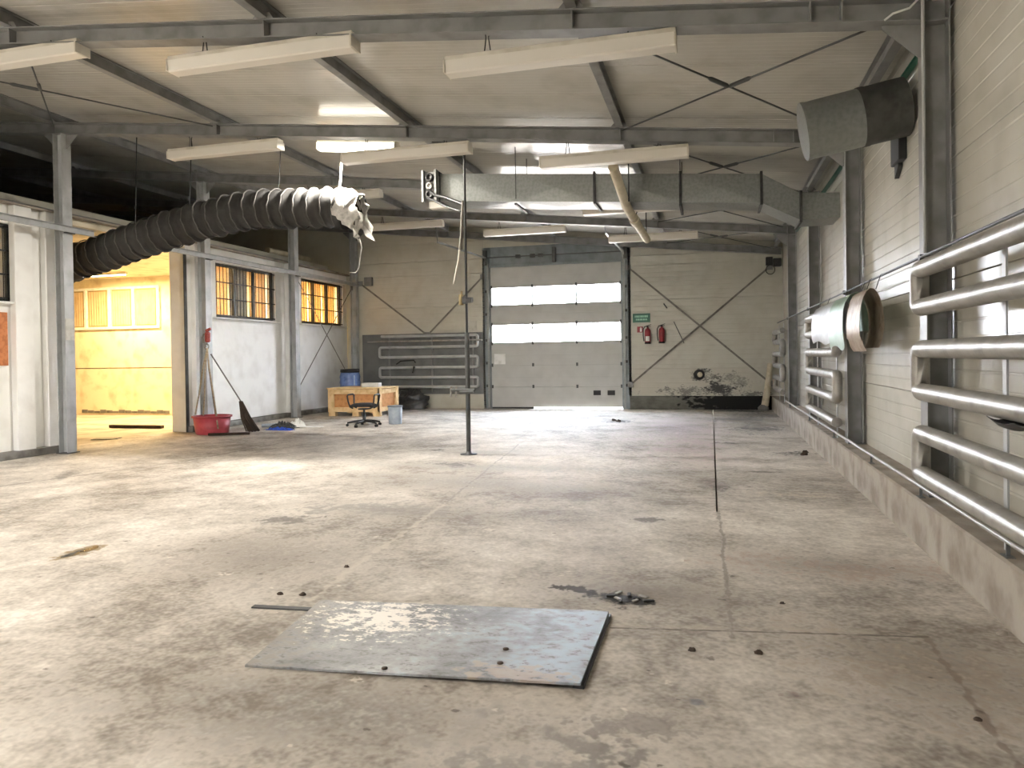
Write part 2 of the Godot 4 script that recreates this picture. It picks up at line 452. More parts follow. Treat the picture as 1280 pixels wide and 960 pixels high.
func floor_material(x0: float, z0: float, w: int, h: int, s: float) -> StandardMaterial3D:
	var maps := []
	for f in [[31, 0.28, 3], [32, 1.3, 4], [33, 7.0, 4], [34, 22.0, 3]]:
		var n := noise(f[0], f[1] * s, f[2])
		n.offset = Vector3(x0 / s, z0 / s, 0)
		var img := n.get_image(w, h, false, false, false)
		img.convert(Image.FORMAT_L8)
		maps.append(img.get_data())
	var a: PackedByteArray = maps[0]
	var b: PackedByteArray = maps[1]
	var c: PackedByteArray = maps[2]
	var d: PackedByteArray = maps[3]
	var lut_r := PackedByteArray(); var lut_g := PackedByteArray(); var lut_b := PackedByteArray()
	var stops := [[0, Color(0.50, 0.465, 0.425)], [80, Color(0.65, 0.62, 0.58)], [128, Color(0.735, 0.705, 0.665)], [175, Color(0.795, 0.765, 0.725)], [255, Color(0.90, 0.875, 0.835)]]
	for i in 256:
		var q: Color = stops[4][1]
		for k in 4:
			if i >= stops[k][0] and i <= stops[k + 1][0]: q = (stops[k][1] as Color).lerp(stops[k + 1][1], float(i - stops[k][0]) / (stops[k + 1][0] - stops[k][0]))
		lut_r.append(int(q.r * 255)); lut_g.append(int(q.g * 255)); lut_b.append(int(q.b * 255))
	var out := PackedByteArray()
	out.resize(w * h * 3)
	var o := 0
	for i in w * h:
		var v := clampi(132 + ((a[i] * 7 + b[i] * 6 + c[i] * 4 + d[i] * 4 - 2688) >> 3), 0, 255)
		out[o] = lut_r[v]; out[o + 1] = lut_g[v]; out[o + 2] = lut_b[v]
		o += 3
	for t in STAINS:
		var reach: float = maxf(t[2], t[3]) * 1.6
		var ca := cos(deg_to_rad(t[4])); var sa := sin(deg_to_rad(t[4]))
		for y in range(maxi(0, int((t[1] - reach - z0) / s)), mini(h, int((t[1] + reach - z0) / s))):
			for x in range(maxi(0, int((t[0] - reach - x0) / s)), mini(w, int((t[0] + reach - x0) / s))):
				var dx: float = x0 + x * s - t[0]
				var dz: float = z0 + y * s - t[1]
				var u: float = (dx * ca + dz * sa) / t[2]
				var v: float = (dz * ca - dx * sa) / t[3]
				var i := y * w + x
				var edge: float = 1.0 - sqrt(u * u + v * v) + ((b[i] - 128) * 0.009 + (c[i] - 128) * 0.010 + (d[i] - 128) * 0.006) * t[7]
				if edge > 0.0:
					var k: float = minf(edge * (1.3 if t[2] > 0.25 else 2.4), 1.0) * t[6]
					var q: Color = t[5]
					var g := 1.0 + (c[i] + d[i] - 256) * 0.0016
					out[i * 3] = int(lerpf(out[i * 3], minf(q.r * 255 * g, 255), k)); out[i * 3 + 1] = int(lerpf(out[i * 3 + 1], minf(q.g * 255 * g, 255), k)); out[i * 3 + 2] = int(lerpf(out[i * 3 + 2], minf(q.b * 255 * g, 255), k))
	# small dark flecks and pale scuffs ground into the surface
	var rng := RandomNumberGenerator.new()
	rng.seed = 5
	for k in 900:
		var cx := rng.randf_range(-11.8, 1.6); var cz := rng.randf_range(-21.6, -1.8)
		var rx := rng.randf_range(0.006, 0.03) * (2.2 if k % 9 == 0 else 1.0); var rz := rx * rng.randf_range(0.3, 0.9)
		var q := Color(0.30, 0.27, 0.24) if k % 3 else Color(0.90, 0.87, 0.82)
		for y in range(maxi(0, int((cz - rz * 1.5 - z0) / s)), mini(h, int((cz + rz * 1.5 - z0) / s) + 1)):
			for x in range(maxi(0, int((cx - rx * 1.5 - x0) / s)), mini(w, int((cx + rx * 1.5 - x0) / s) + 1)):
				var i := y * w + x
				var e := 1.0 - Vector2((x0 + x * s - cx) / rx, (z0 + y * s - cz) / rz).length() + (d[i] - 128) * 0.012
				if e > 0.0:
					var g := minf(e * 2.0, 1.0) * 0.6
					out[i * 3] = int(lerpf(out[i * 3], q.r * 255, g)); out[i * 3 + 1] = int(lerpf(out[i * 3 + 1], q.g * 255, g)); out[i * 3 + 2] = int(lerpf(out[i * 3 + 2], q.b * 255, g))
	for t in SEAMS:
		var pa := Vector2(t[0], t[1]); var pb := Vector2(t[2], t[3])
		var reach: float = t[4] * 3 + 0.08
		for y in range(maxi(0, int((minf(t[1], t[3]) - reach - z0) / s)), mini(h, int((maxf(t[1], t[3]) + reach - z0) / s))):
			for x in range(maxi(0, int((minf(t[0], t[2]) - reach - x0) / s)), mini(w, int((maxf(t[0], t[2]) + reach - x0) / s))):
				var i := y * w + x
				var p := Vector2(x0 + x * s + (b[i] - 128) * 0.00025, z0 + y * s)
				var edge: float = 1.0 - p.distance_to(Geometry2D.get_closest_point_to_segment(p, pa, pb)) / t[4] + (c[i] - 128) * 0.012
				if edge > 0.0:
					var k: float = minf(edge * 2.0, 1.0) * t[6]
					var q: Color = t[5]
					out[i * 3] = int(lerpf(out[i * 3], q.r * 255, k)); out[i * 3 + 1] = int(lerpf(out[i * 3 + 1], q.g * 255, k)); out[i * 3 + 2] = int(lerpf(out[i * 3 + 2], q.b * 255, k))
	var m := plain(Color.WHITE, 0.74)
	m.albedo_texture = ImageTexture.create_from_image(Image.create_from_data(w, h, false, Image.FORMAT_RGB8, out))
	var bump := Image.create_from_data(w, h, false, Image.FORMAT_L8, c)
	bump.convert(Image.FORMAT_RGBA8)
	bump.bump_map_to_normal_map(1.5)
	m.normal_enabled = true
	m.normal_scale = 0.8
	m.normal_texture = ImageTexture.create_from_image(bump)
	m.uv1_scale = Vector3(1.0 / (w * s), 1.0 / (h * s), 1)
	m.uv1_offset = Vector3(-x0 / (w * s), -z0 / (h * s), 0)
	return m

func slab(x0: float, x1: float, z0: float, z1: float, m: Material, parent: Node3D) -> void:
	var st := mb()
	uvm = 1
	st.set_uv(Vector2.ZERO)
	bx(st, x0, x1, -0.2, 0.0, z0, z1)
	uvm = 0
	part(st, "slab", m, parent)

func row_of_panels(parent: Node3D, m: Material, y0: float, y1: float, x0: float, x1: float, z: float) -> void:
	var joints := [y0]
	for k in 6:
		var j := 1.19 + k
		if j > y0 + 0.1 and j < y1 - 0.1: joints.append(j)
	joints.append(y1)
	for i in joints.size() - 1:
		var st := mb()
		ext(st, ribbed(joints[i + 1] - joints[i] - 0.006, 0.1, 0.12, 0.133, 0.022, 0.003), Vector3(x0, joints[i], z), Vector3(x1, joints[i], z), Vector3.UP, Vector3(0, 0, -1))
		part(st, "panel", m, parent)

func shell() -> void:
	# floor
	var fl := thing("floor", Vector3.ZERO, "stained concrete factory floor", "floor", "", "structure")
	var near_mat := floor_material(-11.96, -7.70, 2048, 922, 0.00664)
	var far_mat := floor_material(-11.96, -21.75, 1364, 1408, 0.01)
	slab(-11.95, 0.032, -21.75, -7.70, far_mat, fl)
	slab(0.050, PLINTH + 0.03, -21.75, -7.70, far_mat, fl)
	slab(-11.95, PLINTH + 0.03, -7.70, -1.6, near_mat, fl)
	slab(-11.95, PLINTH + 0.03, -1.6, 8.0, M.floor_plain, fl)
	var st := mb()
	bx(st, -0.1, 0.2, -0.35, -0.15, -21.75, -7.6)
	part(st, "joint_filler", M.concrete, fl)
	st = mb()
	bx(st, -30.3, -11.95, -0.2, -0.005, -21.9, 8.0)
	part(st, "back_room_slab", M.floor_plain, fl)
	# concrete plinth under the radiator wall
	st = mb()
	bx(st, PLINTH, 2.3, -0.2, PLINTH_TOP, -21.75, 8.0, 0.015)
	solo(st, "baseboard_right", M.concrete, "long brown concrete plinth under the radiators", "plinth", "", "structure")
	# radiator wall
	var wr := thing("wall_right", Vector3(WALL_R, PLINTH_TOP, 0), "white ribbed metal panel wall with radiators", "wall", "", "structure")
	var ys := [PLINTH_TOP, 1.19, 2.19, 3.19, 4.19, 4.75]
	for i in 5:
		for zz in [[8.0, -2.9], [-2.9, -10.55], [-10.55, -18.0], [-18.0, BACK - 0.1]]:
			st = mb()
			ext(st, ribbed(ys[i + 1] - ys[i] - 0.006, 0.1, 0.11, 0.133, 0.022, 0.004), Vector3(WALL_R, ys[i], zz[0] - 0.003), Vector3(WALL_R, ys[i], zz[1] + 0.003), Vector3.UP, Vector3.RIGHT)
			part(st, "panel", M.wall_panel, wr)
	st = mb()
	bx(st, WALL_R + 0.1, WALL_R + 0.2, PLINTH_TOP - 0.2, 4.9, BACK - 0.3, 8.2)
	part(st, "outer_skin", M.steel, wr)
	# roof
	var ce := thing("ceiling", Vector3(0, 4, 0), "cream metal roof panels between grey purlins", "ceiling", "", "structure")
	var xa := 2.2
	var xb := -30.0
	for k in 31:
		var z := -21.64 + k
		st = mb()
		ext(st, ribbed(0.988, 0.07, 0.1, 0.1, 0.014, 0.0016), Vector3(xa, deck_y(xa), z), Vector3(xb, deck_y(xb), z), Vector3.BACK, Vector3(0.104, 1, 0).normalized())
		part(st, "roof_panel", M.roof, ce)
	st = mb()
	ext(st, PackedVector2Array([Vector2(-22.2, 0.075), Vector2(9, 0.075), Vector2(9, 0.2), Vector2(-22.2, 0.2)]), Vector3(2.4, deck_y(2.4), 0), Vector3(xb - 0.3, deck_y(xb - 0.3), 0), Vector3.BACK, Vector3(0.104, 1, 0).normalized())
	part(st, "outer_sheet", M.steel, ce)
	# garage-door wall
	var wb := thing("wall_back", Vector3(0, 0, BACK), "beige grey panel wall around the garage door", "wall", "", "structure")
	row_of_panels(wb, M.end_panel, 0.0, 4.62, -11.35, -6.72, BACK)
	row_of_panels(wb, M.end_panel, 4.625, 5.9, -11.35, -6.72, BACK)
	st = mb()
	uvm = 2
	ext(st, ribbed(0.794, 0.1, 0.12, 0.133, 0.022, 0.003), Vector3(-2.33, 0.39, BACK), Vector3(WALL_R + 0.05, 0.39, BACK), Vector3.UP, Vector3(0, 0, -1))
	uvm = 0
	part(st, "sooty_panel", soot_panel(), wb)
	row_of_panels(wb, M.end_panel, 1.19, 4.47, -2.33, WALL_R + 0.05, BACK)
	row_of_panels(wb, M.end_panel, 4.475, 5.2, -2.33, WALL_R + 0.05, BACK)
	row_of_panels(wb, M.end_panel, 4.95, 5.7, -6.715, -2.335, BACK)
	st = mb()
	bx(st, -6.78, -6.52, 0, 4.95, BACK - 0.12, BACK - 0.0, 0.004)
	part(st, "jamb", M.steel_blue, wb)
	st = mb()
	bx(st, -2.52, -2.24, 0, 4.95, BACK - 0.12, BACK - 0.0, 0.004)
	part(st, "jamb", M.steel_blue, wb)
	st = mb()
	bx(st, -6.6, -2.42, 4.36, 4.95, BACK - 0.12, BACK - 0.02, 0.004)
	part(st, "lintel_panel", M.steel_blue, wb)
	for r in [[-30.3, -6.75, 0.0, 9.0], [-2.27, 2.2, 0.0, 8.0], [-6.76, -2.26, 4.6, 8.0]]:
		st = mb()
		bx(st, r[0], r[1], r[2] - 0.3, r[3], BACK - 0.35, BACK - 0.125)
		part(st, "outer_skin", M.end_panel, wb)
	st = mb()
	uvm = 2
	bx(st, -2.3, PLINTH, 0, 0.385, BACK - 0.1, BACK + 0.03, 0.01)
	uvm = 0
	var bb := solo(st, "baseboard_back", soot_concrete(), "low concrete base under the end wall, blackened by soot beside the radiators", "plinth", "", "structure")
	# wall behind the camera and far side of the old building
	st = mb()
	bx(st, -30.3, -8.6, -0.3, 9, 8.0, 8.3)
	bx(st, -7.2, 2.3, -0.3, 8, 8.0, 8.3)
	bx(st, -8.6, -7.2, 2.6, 8, 8.0, 8.3)
	solo(st, "wall_front", M.end_panel, "end wall with a raised gate opening", "wall", "", "structure")
	st = mb()
	bx(st, -60, 60, -0.36, -0.03, 8.3, 60)
	solo(st, "ground", M.floor_plain, "pale paved yard outside the raised gate", "ground", "", "structure")
	st = mb()
	bx(st, -30.3, -30.0, -0.3, 9, -22.0, 8.2)
	solo(st, "wall_left", M.end_panel, "far wall behind the inner building", "wall", "", "structure")
	st = mb()
	bx(st, -22.2, -22.0, 0, 4.27, BACK, 8.0)
	solo(st, "wall_rear", M.plaster, "rear wall of the inner building", "wall", "", "structure")
	st = mb()
	bx(st, -60, 60, -0.36, -0.03, -120, BACK - 0.36)
	solo(st, "ground", M.floor_plain, "pale paved yard outside the garage door", "ground", "", "structure")

func soot_panel() -> StandardMaterial3D:
	var w := 768; var h := 144
	var n := noise(62, 0.012, 5); var f := noise(63, 0.06, 4)
	var img := Image.create(w, h, false, Image.FORMAT_RGB8)
	for y in h:
		for x in w:
			var wx := -2.33 + 4.4 * x / w
			var wy := 1.2 - 0.82 * y / h
			var v := n.get_noise_2d(x, y * 1.4)
			var g := f.get_noise_2d(x, y * 2.0)
			var k := 0.0
			for q in [[0.15, 0.62, 0.42, 0.22, 0.85], [-0.28, 0.98, 0.22, 0.2, 0.6], [0.15, 0.95, 0.3, 0.12, 0.6], [-0.5, 0.5, 0.9, 0.14, 0.45], [0.9, 0.45, 0.9, 0.1, 0.5], [0.5, 0.85, 0.5, 0.2, 0.3]]:
				k = maxf(k, clampf((1.0 - Vector2((wx - q[0]) / q[2], (wy - q[1]) / q[3]).length() + v * 1.6 + g * 1.1) * 1.2, 0, 1) * q[4])
			img.set_pixel(x, y, Color(0.765, 0.75, 0.70).lightened(v * 0.08).lerp(Color(0.15, 0.15, 0.15), k))
	var m := plain(Color.WHITE, 0.5)
	m.albedo_texture = ImageTexture.create_from_image(img)
	m.uv1_scale = Vector3(1 / 4.4, 1 / 0.82, 1)
	m.uv1_offset = Vector3(2.33 / 4.4, 1.2 / 0.82, 0)
	return m

func soot_concrete() -> StandardMaterial3D:
	var w := 512; var h := 64
	var n := noise(61, 0.02, 5)
	var img := Image.create(w, h, false, Image.FORMAT_RGB8)
	for y in h:
		for x in w:
			var wx := -2.3 + 4.0 * x / w
			var v := n.get_noise_2d(x, y * 1.5)
			var k := clampf((wx + 0.75 + v * 1.4) * 2.6, 0, 1)
			img.set_pixel(x, y, Color(0.40, 0.40, 0.37).lightened(v * 0.15 + 0.03).lerp(Color(0.035, 0.035, 0.035), k))
	var m := plain(Color.WHITE, 0.85)
	m.albedo_texture = ImageTexture.create_from_image(img)
	m.uv1_scale = Vector3(1 / 4.0, 1 / 0.4, 1)
	m.uv1_offset = Vector3(2.3 / 4.0, 0, 0)
	return m

# ---------------------------------------------------------------- white building inside the hall
func inner_building() -> void:
	var w := thing("wall_inner", Vector3(WALL_L, 0, -10), "white plastered wall of the inner building with barred windows", "wall", "", "structure")
	var wins := [[-7.3, -9.9], [-15.15, -17.65], [-18.95, -21.45]]
	var y0 := 2.64
	var y1 := 3.96
	var st := mb()
	var t := WALL_L - 0.42
	# near stretch, then far stretch, with the window openings left free
	for seg in [[8.0, -10.75, [wins[0]]], [-14.1, BACK, [wins[1], wins[2]]]]:
		bx(st, t, WALL_L, 0, y0, seg[0], seg[1])
		bx(st, t, WALL_L, y1, 4.27, seg[0], seg[1])
		var at: float = seg[0]
		for q in seg[2]:
			bx(st, t, WALL_L, y0, y1, at, q[0])
			at = q[1]
		bx(st, t, WALL_L, y0, y1, at, seg[1])
	part(st, "plaster", M.plaster, w)
	for z in [-9.95, -10.55, -14.42, -18.25]:
		st = mb()
		bx(st, WALL_L, WALL_L + 0.13, 0, 4.27, z - 0.17, z + 0.17, 0.01)
		part(st, "pilaster", M.plaster, w)
	for seg in [[8.0, -10.77], [-14.08, BACK]]:
		st = mb()
		bx(st, WALL_L - 0.01, WALL_L + 0.145, 0, 0.13, seg[0], seg[1], 0.01)
		part(st, "skirting", M.plaster_base, w)
	st = mb()
	ext(st, section_l(0.1, 0.01), Vector3(WALL_L + 0.02, 0, -14.12), Vector3(WALL_L + 0.02, 4.1, -14.12), Vector3.LEFT, Vector3(0, 0, 1))
	part(st, "corner_guard", M.steel_dark, w)
	# flat roof of the building, its rooms and the warm lamps in them
	st = mb()
	bx(st, -22.0, t, 4.15, 4.27, BACK, 8.0)
	bx(st, t, WALL_L, 4.15, 4.27, -10.75, -14.1)
	solo(st, "ceiling_inner", M.cream, "ceiling of the inner rooms", "ceiling", "", "structure")
	st = mb()
	bx(st, -22.0, WALL_L + 0.16, 4.27, 4.3, BACK, 8.0)
	solo(st, "roof_deck_inner", M.concrete, "concrete flat roof of the inner building", "roof", "", "structure")
	st = mb()
	bx(st, -22.0, t, 0, 4.15, -18.75, -18.5)
	var yw := thing("wall_yellow", Vector3(-17, 0, -18.5), "cream wall of the lit room seen through the opening", "wall", "", "structure")
	part(st, "plaster", M.cream, yw)
	st = mb()
	bx(st, -22.0, t, 1.415, 1.43, -18.49, -18.5)
	part(st, "dado_line", M.brown, yw)
	st = mb()
	for k in 14:
		bx(st, -18.8 + k * 0.23, -18.8 + k * 0.23 + 0.215, 0.05, 0.15 - 0.02 * (k % 3), -18.5, -18.48, 0.004)
	part(st, "tile_strip", M.plaster_base, yw)
	st = mb()
	bx(st, -22.0, t, 0, 4.15, -6.0, -5.75)
	solo(st, "wall_partition", M.cream, "partition wall of the inner rooms", "wall", "", "structure")
	# four curtained panes high in the yellow wall
	var f := thing("window_4", Vector3(-17.6, 2.6, -18.48), "row of four curtained panes high in the cream wall", "window", "", "structure")
	for q in [[-19.3, -18.62], [-18.47, -17.75], [-17.58, -16.86], [-16.71, -15.97]]:
		st = mb()
		bx(st, q[0], q[1], 2.68, 3.8, -18.495, -18.485)
		part(st, "pane", M.pane_dull, f)
		var rows := []
		for i in 2:
			var line := []
			for j in 29: line.append(Vector3(lerpf(q[0] + 0.03, q[1] - 0.03, j / 28.0), 3.76 if i == 0 else 2.72, -18.468 + 0.012 * sin(j * 1.6)))
			rows.append(line)
		st = mb()
		sheet(st, rows, 0.002)
		part(st, "curtain", M.curtain, f)
	for x in [-19.38, -18.545, -17.665, -16.785, -15.9]:
		st = mb()
		bx(st, x - 0.05, x + 0.05, 2.62, 3.86, -18.49, -18.43, 0.008)
		part(st, "mullion", M.white, f)
	for y in [2.64, 3.84]:
		st = mb()
		bx(st, -19.4, -15.87, y - 0.04, y + 0.04, -18.49, -18.435, 0.008)
		part(st, "frame_rail", M.white, f)
	room_lamp(Vector3(-16.6, 4.13, -17.2), 1.5, M.tube_warm, "lit warm fluorescent tube on the ceiling of the cream room", 24.0, Color(1.0, 0.85, 0.60))
	room_lamp(Vector3(-13.6, 4.13, -20.2), 1.2, M.tube_warm, "lit warm tube in the room behind the corner window", 60.0, Color(1.0, 0.86, 0.62))
	room_lamp(Vector3(-13.0, 4.13, -16.3), 1.2, M.tube_warm, "lit warm tube in the room behind the window beside the tub", 26.0, Color(1.0, 0.88, 0.66))
	for i in 3: barred_window("window_%d" % (i + 1), wins[i][0], wins[i][1], y0, y1, i)
	# plank and sheet on the floor of the opening
	st = mb()
	box(st, Vector3(-13.4, 0.04, -14.75), Vector3(1.5, 0.07, 0.12), 0.006)
	solo(st, "plank", M.brown, "dark plank lying on the floor of the lit opening", "plank")
	st = mb()
	box(st, Vector3(-12.2, 0.008, -12.6), Vector3(0.5, 0.012, 0.35), 0.002, Basis(Vector3.UP, 0.5))
	solo(st, "rubber_mat", M.black, "thin dark mat lying at the foot of the opening", "mat")
	st = mb()
	bx(st, WALL_L, WALL_L + 0.02, 1.57, 2.46, -8.6, -9.72, 0.004)
	solo(st, "pin_board", M.cork, "orange brown board hung under the first barred window", "board")

func room_lamp(at: Vector3, length: float, m: Material, label: String, energy: float, c: Color) -> void:
	var o := thing("tube_lamp", at, label, "lamp")
	var st := mb()
	box(st, at + Vector3(0, -0.03, 0), Vector3(length, 0.05, 0.1), 0.005)
	part(st, "housing", M.lamp_white, o)
	st = mb()
	bar(st, at + Vector3(-length / 2 + 0.03, -0.075, 0), at + Vector3(length / 2 - 0.03, -0.075, 0), 0.016)
	part(st, "tube", m, o)
	area_light(at + Vector3(0, -0.1, 0), Vector2(length, 0.08), energy, c)

func barred_window(called: String, za: float, zb: float, y0: float, y1: float, n: int) -> void:
	var x := WALL_L - 0.12
	var o := thing(called, Vector3(x, y0, (za + zb) / 2), ["barred window over the brown pin board", "barred window with warm light beside the tub", "barred window with warm light in the hall corner"][n], "window", "", "structure")
	var fr: Material = M.frame_dark
	var st := mb()
	for y in [y0 + 0.035, y1 - 0.035]: bx(st, x - 0.03, x + 0.03, y - 0.035, y + 0.035, za, zb, 0.006)
	for k in 4:
		var z := lerpf(za - 0.035, zb + 0.035, k / 3.0)
		bx(st, x - 0.03, x + 0.03, y0, y1, z - 0.05, z + 0.05, 0.006)
	part(st, "frame", fr, o)
	for k in 3:
		st = mb()
		bx(st, x - 0.006, x, y0 + 0.06, y1 - 0.06, lerpf(za, zb, k / 3.0) - 0.08, lerpf(za, zb, (k + 1) / 3.0) + 0.08)
		part(st, "pane", M.pane, o)
		if n > 0:
			var rows := []
			for i in 2:
				var line := []
				for j in 25: line.append(Vector3(x - 0.16 + 0.012 * sin(j * 1.7), y1 - 0.02 if i == 0 else y0 + 0.03, lerpf(lerpf(za, zb, k / 3.0), lerpf(za, zb, (k + 1) / 3.0), 0.06 + 0.88 * j / 24.0)))
				rows.append(line)
			st = mb()
			sheet(st, rows, 0.002)
			part(st, "curtain", M.curtain_grey if n == 1 and k == 1 else M.curtain, o)
	var gx := WALL_L - 0.03
	var count := 18
	for k in count + 1:
		st = mb()
		var z := lerpf(za - 0.06, zb + 0.06, float(k) / count)
		bar(st, Vector3(gx, y0 + 0.03, z), Vector3(gx, y1 - 0.03, z), 0.009, 6)
		part(st, "bar", M.black, o)
	for k in 4:
		st = mb()
		var y := lerpf(y0 + 0.06, y1 - 0.06, k / 3.0)
		bx(st, gx - 0.004, gx + 0.014, y - 0.014, y + 0.014, za, zb)
		part(st, "cross_bar", M.black, o)
	st = mb()
	bx(st, WALL_L - 0.14, WALL_L + 0.1, y0 - 0.04, y0, za + 0.12, zb - 0.12, 0.008)
	part(st, "sill", M.white, o)

# ---------------------------------------------------------------- steel frame
const ORD := ["fourth", "third", "second", "first"]
const PURLINS := [1.74, -1.21, -4.45, -7.8, -11.2, -14.6, -18.0]
const ALONG := Vector3(-0.99463, 0.10344, 0)          # down-slope to up-slope
const OVER := Vector3(0.10344, 0.99463, 0)

func steel_frame() -> void:
	var st: SurfaceTool
	var hea := section_i(0.19, 0.2, 0.0085, 0.011)
	for i in 8:
		var in_view := i < 4
		var z: float = FRAMES[i] if in_view else ([-21.52, -2.95, 0.8, 4.6][i - 4])
		var which: String = ORD[i] + " from the garage door" if in_view else ["against the garage door wall", "fifth from the garage door", "sixth from the garage door", "seventh from the garage door"][i - 4]
		# rafter
		var r := thing("roof_beam", Vector3(-5, rafter_y(-5), z), "grey steel rafter across the hall, " + which, "beam", "roof beams across the hall")
		st = mb()
		var xa := 1.72 if in_view else 1.9
		ext(st, hea, Vector3(xa, rafter_y(xa) + 0.0955, z), Vector3(-29.9, rafter_y(-29.9) + 0.0955, z), Vector3.BACK, OVER)
		part(st, "profile", M.steel, r)
		for x in PURLINS.slice(1, 5):
			st = mb()
			bx(st, x - 0.006, x + 0.006, rafter_y(x) + 0.012, rafter_y(x) + 0.178, z - 0.095, z + 0.095)
			part(st, "stiffener", M.steel, r)
		for x in [1.1, 0.85]:
			st = mb()
			bx(st, x - 0.007, x + 0.007, rafter_y(x) + 0.01, rafter_y(x) + 0.175, z - 0.1, z + 0.1)
			part(st, "splice_plate", M.steel, r)
		# radiator-side column
		if i != 4:
			var c := thing("steel_column", Vector3(1.815, PLINTH_TOP, z), "grey steel column on the plinth along the radiator wall, " + which, "column", "columns on the radiator side")
			st = mb()
			ext(st, hea, Vector3(1.815, PLINTH_TOP + 0.012, z), Vector3(1.815, rafter_y(1.8) + 0.19, z), Vector3.BACK, Vector3.RIGHT)
			part(st, "profile", M.steel, c)
			st = mb()
			bx(st, 1.721, 1.935, PLINTH_TOP, PLINTH_TOP + 0.014, z - 0.12, z + 0.12, 0.003)
			part(st, "base_plate", M.steel_dark, c)
			st = mb()
			ext(st, PackedVector2Array([Vector2(0, 0), Vector2(0, -0.3), Vector2(0.02, -0.3), Vector2(0.3, -0.03), Vector2(0.3, 0)]), Vector3(1.72, rafter_y(1.55) + 0.01, z - 0.006), Vector3(1.72, rafter_y(1.55) + 0.01, z + 0.006), Vector3.LEFT, Vector3.UP)
			part(st, "gusset", M.steel, c)
			st = mb()
			bx(st, 1.735, 1.895, rafter_y(1.8) - 0.01, rafter_y(1.8) + 0.004, z - 0.098, z + 0.098)
			part(st, "stiffener", M.steel, c)
		# column beside the inner building
		var x := -11.05
		var zc := z if i != 4 else -21.55
		var lc := thing("steel_column", Vector3(x, 0, zc), "grey steel column beside the white inner building, " + (which if i != 4 else "in the corner of the garage door wall"), "column", "columns beside the inner building")
		st = mb()
		ext(st, hea, Vector3(x, 0.012, zc), Vector3(x, rafter_y(x) - 0.002, zc), Vector3.BACK, Vector3.RIGHT)
		part(st, "profile", M.steel_pale, lc)
		st = mb()
		bx(st, x - 0.13, x + 0.13, 0, 0.014, zc - 0.13, zc + 0.13, 0.003)
		part(st, "base_plate", M.steel_dark, lc)
		for s in [-1, 1]:
			st = mb()
			ext(st, PackedVector2Array([Vector2(0, 0), Vector2(0, -0.24), Vector2(0.02, -0.24), Vector2(0.26, -0.02), Vector2(0.26, 0)]), Vector3(x + s * 0.096, rafter_y(x + s * 0.2) - 0.001, zc - 0.006), Vector3(x + s * 0.096, rafter_y(x + s * 0.2) - 0.001, zc + 0.006), Vector3(s, 0, 0), Vector3.UP)
			part(st, "gusset", M.steel, lc)
	# purlins
	var pn := ["over the radiator wall", "above the fluorescent lamps next to the radiator wall", "above the gap between middle and radiator-side lamps", "above the gap between middle and building-side lamps", "above the columns of the inner building", "first over the inner building roof", "second over the inner building roof"]
	for k in PURLINS.size():
		var x: float = PURLINS[k]
		var p := thing("purlin", Vector3(x, rafter_y(x) + 0.19, -8), "long grey steel purlin under the roof, " + pn[k], "purlin", "purlins")
		st = mb()
		ext(st, section_i(0.165, 0.1, 0.008, 0.009), Vector3(x, rafter_y(x) + 0.275, 7.9), Vector3(x, rafter_y(x) + 0.275, -21.55), Vector3.RIGHT, Vector3.UP)
		part(st, "profile", M.steel, p)
		for z in FRAMES:
			for s in [-1, 1]:
				st = mb()
				ext(st, PackedVector2Array([Vector2(-0.12, 0), Vector2(0.12, 0), Vector2(0.07, 0.06), Vector2(-0.07, 0.06)]), Vector3(x, rafter_y(x) + 0.193, z + s * 0.09), Vector3(x, rafter_y(x) + 0.193, z + s * 0.1), ALONG * -1.0, OVER)
				part(st, "cleat", M.steel, p)
	# roof ties
	var bays := [["fifth", -2.95, -6.85], ["fourth", -6.85, -10.55], ["third", -10.55, -14.3], ["second", -14.3, -18.0], ["first", -18.0, -21.5]]
	for b in bays:
		for q in [[-1.16, 1.62, "radiator side"], [-11.1, -7.85, "inner building side"]]:
			if b[0] == "fifth" or (q[0] < -5 and b[0] != "fourth"): continue
			for d in 2:
				var pa := Vector3(q[d], rafter_y(q[d]) + 0.14, b[1] - 0.12)
				var pb := Vector3(q[1 - d], rafter_y(q[1 - d]) + 0.14, b[2] + 0.12)
				var o := thing("tie_rod", (pa + pb) / 2, "roof tie rod, %s bay from the garage door, %s, %s" % [b[0], q[2], ["falling doorwards", "rising doorwards"][d]], "rod", "roof tie rods")
				st = mb()
				bar(st, pa, pb, 0.011, 6)
				part(st, "rod", M.steel_dark, o)
				st = mb()
				tube(st, [pa.lerp(pb, 0.42), pa.lerp(pb, 0.43), pa.lerp(pb, 0.49), pa.lerp(pb, 0.50)], [0.013, 0.026, 0.026, 0.013], 8)
				part(st, "turnbuckle", M.steel_dark, o)
	# eaves: green tray and channel along the radiator wall
	for i in 3:
		var z0: float = [-6.97, -10.67, -14.42][i]
		var z1: float = [-10.43, -14.18, -17.88][i]
		st = mb()
		ext(st, section_u(0.04, 0.05, 0.004), Vector3(1.93, 4.35, z0), Vector3(1.93, 4.35, z1), Vector3.LEFT, Vector3.UP)
		solo(st, "cable_tray", M.green, "green tray high along the radiator wall in the %s bay from the garage door" % ["fourth", "third", "second"][i], "tray", "green trays at the eaves")
	# rail fixed to the columns in front of the building
	var rl := thing("guide_rail", Vector3(-10.93, 3.9, -10), "long grey channel rail fixed to the columns above the barred windows", "rail")
	st = mb()
	ext(st, section_u(0.11, 0.06, 0.006), Vector3(-10.954, 3.96, 7.9), Vector3(-10.954, 3.96, -11.12), Vector3.RIGHT, Vector3.UP)
	part(st, "channel", M.steel_pale, rl)
	st = mb()
